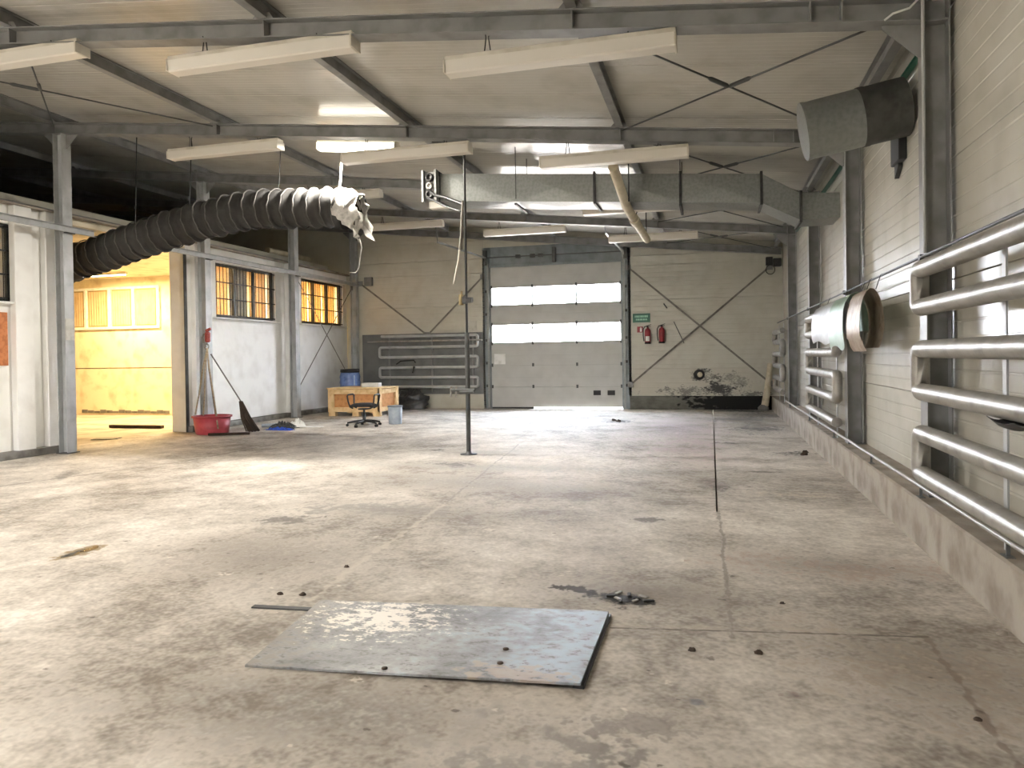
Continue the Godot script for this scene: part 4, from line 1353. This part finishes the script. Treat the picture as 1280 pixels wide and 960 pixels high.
func end_wall_things() -> void:
	var st: SurfaceTool
	extinguisher(Vector3(-1.76, 1.90, -21.585), "red fire extinguisher with white label under the green sign", true)
	extinguisher(Vector3(-1.36, 1.91, -21.585), "plain dark red fire extinguisher, second from the green sign", false)
	# green sign with its pale lettering band
	var g := thing("escape_sign", Vector3(-1.94, 2.52, BACK + 0.01), "green rectangular sign with pale marks on the end wall", "sign")
	st = mb()
	bx(st, -2.19, -1.69, 2.53, 2.79, BACK, BACK + 0.012, 0.003)
	part(st, "plate", M.green, g)
	st = mb()
	for k in 10:
		bx(st, -2.13 + k * 0.039, -2.13 + k * 0.039 + (0.03 if k % 3 else 0.022), 2.675, 2.735, BACK + 0.012, BACK + 0.014)
		if k < 8: bx(st, -2.10 + k * 0.041, -2.10 + k * 0.041 + (0.032 if k % 2 else 0.024), 2.59, 2.64, BACK + 0.012, BACK + 0.014)
	part(st, "lettering", M.sign_pale, g)
	var f := thing("extinguisher_sign", Vector3(-1.98, 2.23, BACK + 0.01), "small square red sign with a white pictogram", "sign")
	st = mb()
	bx(st, -2.07, -1.9, 2.24, 2.41, BACK, BACK + 0.01, 0.002)
	part(st, "plate", M.red, f)
	st = mb()
	bx(st, -1.99, -1.935, 2.26, 2.37, BACK + 0.01, BACK + 0.012)
	bx(st, -1.975, -1.95, 2.37, 2.39, BACK + 0.01, BACK + 0.012)
	part(st, "pictogram", M.white, f)
	# pipe stub with a pale disc
	var u := thing("pipe_stub", Vector3(-0.33, 1.0, BACK), "round dark pipe stub with a pale disc on the end wall", "pipe stub")
	st = mb()
	lathe(st, [Vector2(0.0, 0), Vector2(0.15, 0), Vector2(0.15, 0.03), Vector2(0.11, 0.05), Vector2(0.0, 0.05)], 22, Transform3D(Basis(Vector3.RIGHT, PI / 2), Vector3(-0.33, 1.0, BACK)))
	part(st, "flange", M.black, u)
	st = mb()
	lathe(st, [Vector2(0.0, 0.05), Vector2(0.075, 0.05), Vector2(0.075, 0.09), Vector2(0.05, 0.1), Vector2(0.02, 0.1), Vector2(0.02, 0.085), Vector2(0, 0.085)], 20, Transform3D(Basis(Vector3.RIGHT, PI / 2), Vector3(-0.31, 1.0, BACK)))
	part(st, "disc", M.pvc, u)
	# thin stick and small hook marks on the wall
	st = mb()
	bar(st, Vector3(-1.02, 2.53, BACK + 0.02), Vector3(-0.74, 1.9, BACK + 0.02), 0.012, 6)
	solo(st, "thin_stick", M.steel_dark, "thin dark stick against the end wall beside the extinguishers", "stick")
	st = mb()
	bar(st, Vector3(-1.3, 3.06, BACK + 0.015), Vector3(-1.21, 2.92, BACK + 0.015), 0.02, 6)
	solo(st, "wall_hook", M.steel_dark, "short dark hook high on the end wall above the extinguishers", "hook")
	# electric box with looped cable in the upper corner
	var b := thing("electric_box", Vector3(1.68, 3.95, BACK + 0.08), "dark electric box with looped cable high in the sooty corner", "electric box")
	st = mb()
	bx(st, 1.5, 1.68, 4.02, 4.25, BACK, BACK + 0.14, 0.01)
	bx(st, 1.69, 1.9, 3.98, 4.2, BACK, BACK + 0.18, 0.01)
	part(st, "box", M.black, b)
	st = mb()
	var loop := []
	for k in 15: loop.append(Vector3(1.62 + 0.12 * sin(TAU * k / 14.0), 3.9 + 0.13 * cos(TAU * k / 14.0), BACK + 0.07))
	tube(st, loop, 0.012, 6)
	part(st, "cable", M.black, b)
	# rolled mat leaning in the corner
	var l := thing("rolled_mat", Vector3(1.45, 0, -21.4), "pale roll leaning in the sooty corner", "roll")
	st = mb()
	tube(st, [Vector3(1.42, 0.13, -21.42), Vector3(1.5, 0.6, -21.45), Vector3(1.575, 1.3, -21.5)], [0.1, 0.09, 0.07], 14)
	part(st, "roll", M.pvc, l)
	st = mb()
	lathe(st, [Vector2(0, 0.0), Vector2(0.14, 0.0), Vector2(0.15, 0.08), Vector2(0.08, 0.16), Vector2(0, 0.17)], 14, Transform3D(Basis.IDENTITY, Vector3(1.38, 0.0, -21.4)))
	part(st, "rag", M.plaster_base, l)
	# radiator on the end wall beside the door, on a dark screen
	st = mb()
	bx(st, -10.85, -6.78, 0.45, 2.36, BACK + 0.004, BACK + 0.024, 0.003)
	solo(st, "radiator_screen", M.end_panel_dark, "dark grey sheet on the end wall behind the wall radiator", "panel")
	var w := thing("wall_radiator", Vector3(-8.5, 0.6, BACK + 0.12), "grey serpentine pipe radiator on the end wall beside the garage door", "radiator")
	serpentine(w, Vector3(-6.98, 0, BACK + 0.13), Vector3(-10.14, 0, BACK + 0.13), [2.28, 1.93, 1.62, 1.29, 0.98, 0.68], 0.045, false, M.steel_pale)
	for x in [-9.9, -8.45, -7.1]:
		st = mb()
		bx(st, x - 0.02, x + 0.02, 0.5, 2.32, BACK + 0.02, BACK + 0.085, 0.003)
		part(st, "bracket", M.steel, w)
	st = mb()
	bar(st, Vector3(-10.6, 2.12, BACK + 0.2), Vector3(-6.75, 2.12, BACK + 0.2), 0.028, 10)
	solo(st, "feed_pipe", M.silver, "thin grey feed pipe in front of the wall radiator", "pipe")
	st = mb()
	tube(st, [Vector3(-9.6, 1.4, BACK + 0.2), Vector3(-9.45, 1.5, BACK + 0.2), Vector3(-9.0, 1.52, BACK + 0.2), Vector3(-8.95, 1.44, BACK + 0.2)], 0.022, 8)
	tube(st, [Vector3(-9.0, 1.33, BACK + 0.2), Vector3(-9.02, 1.2, BACK + 0.2), Vector3(-9.05, 1.12, BACK + 0.2)], 0.03, 8)
	solo(st, "black_cloth_strip", M.black, "black strip hanging over the runs of the wall radiator", "rag")
	st = mb()
	bx(st, -7.3, -6.98, 2.42, 2.72, BACK, BACK + 0.02, 0.003)
	solo(st, "wall_notice", M.end_panel_pale, "pale square notice on the end wall above the wall radiator", "notice")
	st = mb()
	bx(st, -10.72, -10.45, 3.93, 4.2, BACK, BACK + 0.1, 0.006)
	solo(st, "junction_box", M.steel, "grey junction box high in the corner of the end wall", "box")
	# dark rubbish bag by the radiator
	st = mb()
	var ns := noise(81, 1.6, 3)
	var rows := []
	for i in 13:
		var line := []
		for k in 25:
			var th := PI * (0.02 + 0.58 * i / 12.0)
			var ph := TAU * k / 24.0
			var dir := Vector3(sin(th) * cos(ph), cos(th), sin(th) * sin(ph))
			var rr := 1.0 + ns.get_noise_3d(dir.x * 1.6, dir.y * 1.6, dir.z * 1.6) * 0.5
			line.append(Vector3(-8.95, 0.17, -21.2) + Vector3(dir.x * 0.47 * rr, maxf(dir.y * 0.42 * rr, -0.165), dir.z * 0.26 * rr))
		rows.append(line)
	sheet(st, rows, 0.01)
	solo(st, "rubbish_bag", M.bag, "dark crumpled rubbish bag under the wall radiator", "bag")

# ---------------------------------------------------------------- things on the floor
func floor_things() -> void:
	var st: SurfaceTool
	# steel plate over the pit
	var o := thing("cover_plate", Vector3(-1.5, 0, -3.9), "big grey steel plate with worn blue and white paint lying on the floor", "steel plate")
	st = mb()
	var q := [Vector3(-2.364, 0.012, -3.318), Vector3(-0.62, 0.034, -3.457), Vector3(-0.62, 0.034, -4.474), Vector3(-2.504, 0.012, -4.337)]
	uvm = 1
	for k in 4:
		var a: Vector3 = q[k]
		var b: Vector3 = q[(k + 1) % 4]
		quad(st, a, a - Vector3(0, 0.012, 0), b - Vector3(0, 0.012, 0), b)
	quad(st, q[0], q[1], q[2], q[3])
	quad(st, q[3] - Vector3(0, 0.012, 0), q[2] - Vector3(0, 0.012, 0), q[1] - Vector3(0, 0.012, 0), q[0] - Vector3(0, 0.012, 0))
	uvm = 0
	part(st, "plate", plate_material(), o)
	st = mb()
	bx(st, -0.66, -0.605, 0, 0.02, -4.47, -3.47)
	part(st, "edge_frame", M.black, o)
	for p in [[-1.62, -3.42], [-1.06, -3.6], [-1.08, -3.78]]:
		st = mb()
		lathe(st, [Vector2(0.016, 0.0), Vector2(0.016, 0.006), Vector2(0, 0.007)], 10, Transform3D(Basis.IDENTITY, Vector3(p[0], 0.034 - 0.012 * (-0.62 - p[0]) / 1.0, p[1])))
		part(st, "bolt", M.brown, o)
	st = mb()
	box(st, Vector3(-2.65, 0.003, -4.165), Vector3(0.47, 0.012, 0.05), 0.002, Basis(Vector3.UP, 0.09))
	solo(st, "iron_strip", M.black, "short rusty black iron strip set in the floor beside the steel plate", "iron strip")
	# puddle
	st = mb()
	var rim := []
	var ns := noise(91, 0.9, 2)
	for k in 20:
		var a := TAU * k / 20.0
		var r := 0.17 + 0.09 * cos(2 * a) + ns.get_noise_2d(cos(a) * 2, sin(a) * 2) * 0.08
		rim.append(Vector3(-5.17 + sin(a) * r * 0.4, 0.002, -5.03 - cos(a) * r * 0.75))
	for k in 20: tri(st, Vector3(-5.17, 0.004, -5.03), rim[k], rim[(k + 1) % 20])
	solo(st, "puddle", M.water, "small shiny puddle on the floor in front of the lit opening", "puddle")
	# air drop pipe in the middle of the hall
	var p := thing("drop_pipe", Vector3(-3.857, 0, -11.46), "tall thin dark standing pipe with valve in the middle of the hall", "pipe")
	var c := Vector3(-3.857, 0, -11.46)
	st = mb()
	bar(st, c + Vector3(0, 0.01, 0), c + Vector3(0, 2.0, 0), 0.038, 14)
	part(st, "lower_tube", M.steel_dark, p)
	st = mb()
	bar(st, c + Vector3(0, 1.98, 0), c + Vector3(0, rafter_y(-3.86) + 0.36, 0), 0.02, 10)
	part(st, "upper_tube", M.wire, p)
	st = mb()
	lathe(st, [Vector2(0, 0), Vector2(0.14, 0), Vector2(0.14, 0.012), Vector2(0.05, 0.02), Vector2(0.04, 0.05), Vector2(0, 0.05)], 16, Transform3D(Basis.IDENTITY, c))
	part(st, "base_flange", M.steel_dark, p)
	var v: Node3D
	st = mb()
	box(st, c + Vector3(-0.02, 2.53, 0.02), Vector3(0.09, 0.12, 0.09), 0.015)
	bar(st, c + Vector3(0.0, 2.53, 0.02), c + Vector3(0.11, 2.53, 0.02), 0.045, 12)
	v = part(st, "valve", M.steel_dark, p)
	st = mb()
	bar(st, c + Vector3(-0.08, 2.45, 0.03), c + Vector3(-0.08, 2.62, 0.03), 0.04, 12)
	bar(st, c + Vector3(-0.07, 2.62, 0.03), c + Vector3(-0.07, 2.68, 0.03), 0.02, 8)
	part(st, "brass_filter", M.brass, p)
	st = mb()
	bar(st, c + Vector3(-0.27, 1.06, 0.05), c + Vector3(0.14, 1.06, 0.05), 0.028, 10)
	bar(st, c + Vector3(-0.12, 1.02, 0.06), c + Vector3(0.12, 1.03, 0.06), 0.03, 10)
	part(st, "outlet_bar", M.steel_dark, p)
	for x in [-0.27, -0.18]:
		st = mb()
		bar(st, c + Vector3(x, 1.12, 0.05), c + Vector3(x - 0.01, 0.94, 0.05), 0.018, 8)
		part(st, "tap", M.silver, p)
	st = mb()
	tube(st, [c + Vector3(-0.02, 4.15, 0.05), c + Vector3(-0.03, 3.9, 0.06), c + Vector3(-0.05, 3.55, 0.06), c + Vector3(-0.07, 3.35, 0.06)], [0.02, 0.025, 0.025, 0.035], 10)
	part(st, "air_hose", M.steel_brown, p)
	st = mb()
	tube(st, [c + Vector3(-0.08, 3.4, 0.06), c + Vector3(-0.1, 3.2, 0.06), c + Vector3(-0.16, 2.95, 0.06), c + Vector3(-0.19, 2.8, 0.06)], 0.016, 8)
	part(st, "hose_tail", M.lamp_white, p)
	crate_and_chair()
	tub_and_slings()
	# chips and pebbles
	for k in 12:
		var d: Vector3 = [Vector3(-0.117, 0, -4.06), Vector3(0.226, 0, -4.1), Vector3(1.56, 0, -4.68), Vector3(1.094, 0, -3.57), Vector3(-2.855, 0, -4.41), Vector3(-2.695, 0, -4.43), Vector3(-2.72, 0, -5.1), Vector3(1.38, 0, -12.2), Vector3(1.43, 0, -12.5), Vector3(-2.15, 0, -17.6), Vector3(-2.3, 0, -17.9), Vector3(0.42, 0, -4.95)][k]
		var s: float = [0.02, 0.024, 0.03, 0.016, 0.022, 0.024, 0.02, 0.06, 0.05, 0.07, 0.06, 0.016][k]
		st = mb()
		var rows := []
		for i in 5:
			var line := []
			for j in 8:
				var th := PI * (0.03 + 0.5 * i / 4.0)
				var ph := TAU * j / 7.0
				var rr := 1.0 + ns.get_noise_3d(cos(ph) * 3 + k * 7, sin(ph) * 3, i) * 0.5 if j < 7 else 1.0 + ns.get_noise_3d(3 + k * 7, 0, i) * 0.5
				line.append(d + Vector3(sin(th) * cos(ph) * s * rr, cos(th) * s * 0.7 * rr, sin(th) * sin(ph) * s * 0.8 * rr))
			rows.append(line)
		sheet(st, rows, 0.002)
		var near := ["beside the steel plate", "on the floor joint in front of the steel plate", "at the foot of the plinth", "on the slab by the plinth", "above the iron strip", "above the iron strip", "on the pale seam beyond the steel plate", "on the dark stain by the plinth", "on the dark stain by the plinth", "on the floor before the garage door", "on the floor before the garage door", "on the slab between oil stain and plinth"]
		solo(st, "concrete_chip", M.brown if k != 2 else M.concrete, "small dark chip lying " + near[k], "chip", "chips on the floor")
	# debris of the oil stain
	for k in 9:
		st = mb()
		var a := k * 2.4
		box(st, Vector3(-0.55 + 0.16 * cos(a) * (0.4 + 0.07 * k), 0.006, -4.84 + 0.1 * sin(a) * (0.4 + 0.08 * k)), Vector3(0.05 + 0.012 * (k % 3), 0.012, 0.025), 0.004, Basis(Vector3.UP, a))
		solo(st, "metal_flake", M.silver if k % 2 else M.black, "small metal flake lying in the black oil stain", "flake", "flakes in the oil stain")

func plate_material() -> StandardMaterial3D:
	var w := 512; var h := 320
	var n1 := noise(95, 0.008, 4); var n2 := noise(96, 0.03, 4); var n3 := noise(97, 0.12, 3)
	var img := Image.create(w, h, false, Image.FORMAT_RGB8)
	for y in h:
		for x in w:
			var wx := -2.55 + 2.0 * x / w
			var wz := -4.5 + 1.25 * y / h
			var a := n1.get_noise_2d(x, y); var b := n2.get_noise_2d(x, y * 1.6); var d := n3.get_noise_2d(x, y * 1.6)
			var c := Color(0.53, 0.53, 0.53).lightened(a * 0.3 + b * 0.18 + d * 0.12)
			c = c.lerp(Color(0.60, 0.66, 0.72), clampf((wx + 1.2) * 0.9 + b * 0.9 + a * 0.6, 0, 0.7))
			c = c.lerp(Color(0.52, 0.49, 0.45), clampf(0.6 - (wx + 2.5) * 1.6 + b, 0, 0.7))
			var wh := 1.0 - Vector2((wx + 1.95) / 0.33, (wz + 4.12) / 0.26).length() + b * 1.5 + d * 0.9
			if wh > 0.15: c = c.lerp(Color(0.88, 0.85, 0.81), minf(wh * 2.2, 0.9))
			var rs := 1.0 - Vector2((wx + 0.95) / 0.25, (wz + 3.5) / 0.1).length() + b * 1.3
			if rs > 0.0: c = c.lerp(Color(0.66, 0.58, 0.50), minf(rs * 2, 0.7))
			if b + d * 0.6 < -0.45: c = c.lerp(Color(0.34, 0.32, 0.31), 0.55)
			img.set_pixel(x, y, c)
	var m := plain(Color.WHITE, 0.5, 0.15)
	m.albedo_texture = ImageTexture.create_from_image(img)
	m.uv1_scale = Vector3(1 / 2.0, 1 / 1.25, 1)
	m.uv1_offset = Vector3(2.55 / 2.0, 4.5 / 1.25, 0)
	return m

func crate_and_chair() -> void:
	var st: SurfaceTool
	var c := thing("wooden_crate", Vector3(-9.55, 0, -19.1), "pale wooden transport crate used as a desk beside the office chair", "crate")
	var bs := Basis(Vector3.UP, 0.0)
	var x0 := -10.35; var x1 := -8.78; var z0 := -18.5; var z1 := -19.75
	st = mb()
	bx(st, x0 + 0.05, x1 - 0.06, 0.15, 0.74, z0 - 0.06, z1 + 0.05)
	part(st, "plywood_body", M.plywood, c)
	for x in [x0 + 0.09, x1 - 0.09]:
		for z in [z0, z1 + 0.02]:
			st = mb()
			bx(st, x - 0.09, x + 0.09, 0.12, 0.76, z - 0.06, z, 0.004)
			part(st, "batten", M.wood, c)
	for z in [z0 - 0.08, z1 + 0.08]:
		st = mb()
		bx(st, x1 - 0.06, x1, 0.12, 0.76, z - 0.08, z + 0.08, 0.004)
		part(st, "batten", M.wood, c)
	for y in [0.185, 0.68]:
		st = mb()
		bx(st, x0 + 0.18, x1 - 0.18, y - 0.065, y + 0.065, z0 - 0.06, z0 - 0.002, 0.004)
		part(st, "rail", M.wood, c)
		st = mb()
		bx(st, x1 - 0.06, x1 - 0.002, y - 0.06, y + 0.06, z0 - 0.17, z1 + 0.17, 0.004)
		part(st, "rail", M.wood, c)
	for x in [x0 + 0.11, (x0 + x1) / 2 + 0.05, x1 - 0.11]:
		for z in [z0 - 0.09, z1 + 0.09]:
			st = mb()
			bx(st, x - 0.1, x + 0.1, 0, 0.12, z - 0.08, z + 0.08, 0.005)
			part(st, "foot_block", M.wood, c)
	st = mb()
	bx(st, x0 - 0.03, x1 + 0.02, 0.76, 0.79, z0 + 0.03, z1 - 0.03, 0.004)
	part(st, "lid", M.wood, c)
	st = mb()
	box(st, Vector3(-9.3, 0.85, -19.1), Vector3(0.5, 0.115, 0.3), 0.008, Basis(Vector3.UP, 0.15))
	solo(st, "white_carton", M.white, "small white carton lying on the wooden crate", "carton")
	# blue barrel
	var b := thing("water_barrel", Vector3(-10.85, 0, -20.35), "blue plastic barrel with black lid behind the wooden crate", "barrel")
	var xf := Transform3D(Basis.IDENTITY, Vector3(-10.62, 0, -20.35))
	st = mb()
	var prof := [Vector2(0, 0), Vector2(0.27, 0), Vector2(0.3, 0.05)]
	for k in 12: prof.append(Vector2(0.3 + 0.012 * (k % 2), 0.12 + k * 0.085))
	prof.append_array([Vector2(0.28, 1.17), Vector2(0.25, 1.2), Vector2(0, 1.2)])
	lathe(st, prof, 28, xf)
	part(st, "body", M.blue, b)
	st = mb()
	lathe(st, [Vector2(0.28, 1.18), Vector2(0.29, 1.2), Vector2(0.29, 1.27), Vector2(0.27, 1.29), Vector2(0, 1.29)], 28, xf)
	part(st, "lid", M.black, b)
	for a in [0.3, 1.5, 2.6]:
		st = mb()
		box(st, xf.origin + Vector3(cos(a - 1.2) * 0.31, 0.95, sin(a + 0.1) * 0.3), Vector3(0.03, 0.3, 0.05), 0.01)
		part(st, "side_rib", M.blue_pale, b)
	# office chair without a back
	var ch := thing("office_chair", Vector3(-7.92, 0, -15.85), "black swivel office chair without backrest, beside the grey waste bin", "chair")
	var o := Vector3(-7.92, 0, -15.85)
	for k in 5:
		var a := TAU * k / 5.0 + 0.35
		var d := Vector3(cos(a), 0, sin(a))
		st = mb()
		tube(st, [o + d * 0.03 + Vector3(0, 0.13, 0), o + d * 0.24 + Vector3(0, 0.115, 0), o + d * 0.40 + Vector3(0, 0.085, 0)], [0.032, 0.026, 0.02], 8)
		var lg := part(st, "leg", M.black, ch)
		st = mb()
		bar(st, o + d * 0.40 + Vector3(-d.z, 0, d.x) * 0.03 + Vector3(0, 0.033, 0), o + d * 0.40 - Vector3(-d.z, 0, d.x) * 0.03 + Vector3(0, 0.033, 0), 0.032, 12)
		part(st, "caster", M.black, lg)
	st = mb()
	tube(st, [o + Vector3(0, 0.08, 0), o + Vector3(0, 0.27, 0), o + Vector3(0, 0.28, 0), o + Vector3(0, 0.42, 0)], [0.04, 0.04, 0.025, 0.025], 14)
	part(st, "gas_column", M.black, ch)
	st = mb()
	box(st, o + Vector3(0, 0.41, 0), Vector3(0.2, 0.03, 0.24), 0.006)
	part(st, "seat_plate", M.black, ch)
	st = mb()
	var rows := []
	for s in 2:
		for i in 13:
			var line := []
			for j in 13:
				var u := -1.0 + 2.0 * i / 12.0
				var w := -1.0 + 2.0 * j / 12.0
				var k := pow(absf(u), 5.0) + pow(absf(w), 5.0)
				line.append(o + Vector3(u * 0.26 * (1 - 0.05 * w * w), 0.48 + 0.03 * (1.0 - minf(k, 1.0)) - 0.03 * minf(k, 1.0) + (0.02 * w * w if w > 0 else 0.0), w * 0.25 * (1 - 0.05 * u * u)))
			rows.append(line)
		break
	sheet(st, rows, 0.045)
	part(st, "seat", M.seat, ch)
	for s in [-1, 1]:
		st = mb()
		tube(st, [o + Vector3(s * 0.22, 0.43, 0.13), o + Vector3(s * 0.29, 0.46, 0.14), o + Vector3(s * 0.33, 0.60, 0.16), o + Vector3(s * 0.345, 0.72, 0.17), o + Vector3(s * 0.34, 0.75, 0.13), o + Vector3(s * 0.34, 0.755, -0.1), o + Vector3(s * 0.335, 0.73, -0.15), o + Vector3(s * 0.32, 0.60, -0.12), o + Vector3(s * 0.29, 0.46, -0.06), o + Vector3(s * 0.22, 0.43, -0.05)], 0.019, 8)
		part(st, "armrest", M.black, ch)
	# waste bin
	var wb := thing("waste_bin", Vector3(-7.42, 0, -16.5), "grey plastic waste bin beside the office chair", "bin")
	xf = Transform3D(Basis.IDENTITY, Vector3(-7.42, 0, -16.5))
	st = mb()
	lathe(st, [Vector2(0, 0), Vector2(0.15, 0), Vector2(0.155, 0.01), Vector2(0.172, 0.44), Vector2(0.166, 0.44), Vector2(0.15, 0.02), Vector2(0, 0.015)], 28, xf)
	part(st, "body", M.bin, wb)
	st = mb()
	lathe(st, [Vector2(0.17, 0.42), Vector2(0.182, 0.42), Vector2(0.184, 0.445), Vector2(0.166, 0.45), Vector2(0.166, 0.44)], 28, xf)
	part(st, "rim", M.bin_rim, wb)
	# crumpled rags in front of the window wall
	rag(Vector3(-9.5, 0, -14.75), 0.36, 0.16, 0.06, M.blue_rag, "bright blue crumpled rag on the floor beside the tub", 3)
	rag(Vector3(-9.62, 0, -15.1), 0.36, 0.22, 0.17, M.bag, "dark crumpled jacket on the floor behind the blue rag", 5)
	rag(Vector3(-9.45, 0, -15.45), 0.2, 0.14, 0.22, M.white, "white crumpled plastic bag on the dark jacket", 7)
	st = mb()
	box(st, Vector3(-9.1, 0.03, -15.3), Vector3(0.75, 0.012, 0.1), 0.003, Basis(Vector3.UP, 0.25))
	solo(st, "white_strip", M.white, "thin white strip lying beside the dark jacket", "strip")
	st = mb()
	bar(st, Vector3(-10.25, 0.05, -15.2), Vector3(-9.7, 0.06, -15.5), 0.045, 10)
	solo(st, "grey_tube", M.bin, "pale grey tube lying behind the blue rag", "tube")

func rag(at: Vector3, rx: float, rz: float, hy: float, m: Material, label: String, sd: int) -> void:
	var ns := noise(sd, 1.0, 3)
	var rows := []
	for i in 8:
		var line := []
		for k in 21:
			var t := i / 7.0
			var ph := TAU * (k % 20) / 20.0
			var rr := t * (1.0 + ns.get_noise_2d(cos(ph) * 1.5, sin(ph) * 1.5) * 0.7)
			var y := hy * (1.0 - t * t) * (0.6 + ns.get_noise_2d(cos(ph) * t * 4 + 9, sin(ph) * t * 4) * 1.1)
			line.append(at + Vector3(cos(ph) * rx * rr, maxf(y, 0.0) + 0.006, sin(ph) * rz * rr))
		rows.append(line)
	var st := mb()
	sheet(st, rows, 0.005)
	solo(st, "crumpled_rag", m, label, "rag", "rags beside the tub")

func tub_and_slings() -> void:
	var st: SurfaceTool
	var c := Vector3(-10.58, 0, -13.85)
	var xf := Transform3D(Basis.IDENTITY, c)
	var t := thing("plastic_tub", c, "red plastic tub at the foot of the column beside the opening", "tub")
	st = mb()
	lathe(st, [Vector2(0, 0), Vector2(0.32, 0), Vector2(0.345, 0.03), Vector2(0.39, 0.38), Vector2(0.375, 0.38), Vector2(0.33, 0.04), Vector2(0, 0.03)], 32, xf)
	part(st, "body", M.tub, t)
	st = mb()
	lathe(st, [Vector2(0.385, 0.36), Vector2(0.42, 0.365), Vector2(0.42, 0.4), Vector2(0.37, 0.405), Vector2(0.375, 0.38)], 32, xf)
	part(st, "rim", M.tub, t)
	# hook block with rope slings hung on the column
	var top := Vector3(-10.86, 2.1, -14.12)
	var h := thing("hook_block", top, "red hook block hung on the column above the tub", "hook")
	st = mb()
	box(st, top + Vector3(0, 0.03, 0), Vector3(0.12, 0.24, 0.1), 0.03)
	box(st, top + Vector3(0.02, 0.19, 0), Vector3(0.14, 0.06, 0.05), 0.01, Basis(Vector3(0, 0, 1), 0.4))
	part(st, "block", M.hook_red, h)
	st = mb()
	var hk := []
	for k in 10: hk.append(top + Vector3(0.05 * sin(k * 0.5) - 0.03, -0.1 - 0.06 * (1 - cos(k * 0.5)) - 0.02, 0))
	tube(st, hk, 0.018, 8)
	tube(st, [top + Vector3(-0.08, -0.1, 0.03), top + Vector3(-0.11, 0.02, 0.03), top + Vector3(-0.07, 0.1, 0.03)], 0.02, 8)
	part(st, "hook", M.steel_brown, h)
	var feet := [Vector3(-0.33, 0.42, 0.12), Vector3(-0.27, 0.43, 0.2), Vector3(-0.05, 0.42, 0.22), Vector3(0.05, 0.42, -0.05), Vector3(0.28, 0.42, 0.22), Vector3(0.36, 0.14, 0.28)]
	for k in feet.size():
		st = mb()
		var a := top + Vector3(0, -0.22, 0.02)
		var b: Vector3 = c + feet[k]
		tube(st, [a, a.lerp(b, 0.33) + Vector3(-0.02, 0.0, 0), a.lerp(b, 0.66) + Vector3(0.0, -0.02, 0), b], 0.016, 6)
		solo(st, "sling_rope", M.rope if k % 3 else M.steel_brown, ("pale" if k % 3 else "brown") + " rope hanging from the red hook block to the tub", "rope", "ropes over the tub")
	# birch broom and its stick
	var br := thing("broom", Vector3(-10.15, 0, -14.0), "dark twig broom leaning on the column behind the tub", "broom")
	st = mb()
	bar(st, Vector3(-10.92, 1.75, -14.3), Vector3(-10.2, 0.65, -14.38), 0.016, 8)
	part(st, "handle", M.steel_brown, br)
	st = mb()
	for k in 26:
		var a := k * 2.4
		var rr := 0.16 * sqrt(k / 26.0)
		tube(st, [Vector3(-10.22, 0.68, -14.38) + Vector3(cos(a), 0, sin(a)) * rr * 0.2, Vector3(-10.08, 0.32, -14.36) + Vector3(cos(a), 0, sin(a)) * rr * 0.7, Vector3(-9.87 + cos(a) * rr, 0.02, -14.32 + sin(a) * rr)], 0.014, 5)
	part(st, "twigs", M.brown, br)
	st = mb()
	bar(st, Vector3(-10.35, 0.03, -13.42), Vector3(-9.55, 0.035, -13.72), 0.028, 8)
	solo(st, "wooden_stick", M.brown, "short dark stick lying in front of the red tub", "stick")
	# enamel notice on the column by the opening
	st = mb()
	bx(st, -10.953, -10.935, 2.0, 2.38, -10.63, -10.45, 0.002)
	solo(st, "column_notice", M.end_panel_pale, "small pale notice plate on the column beside the opening", "notice")
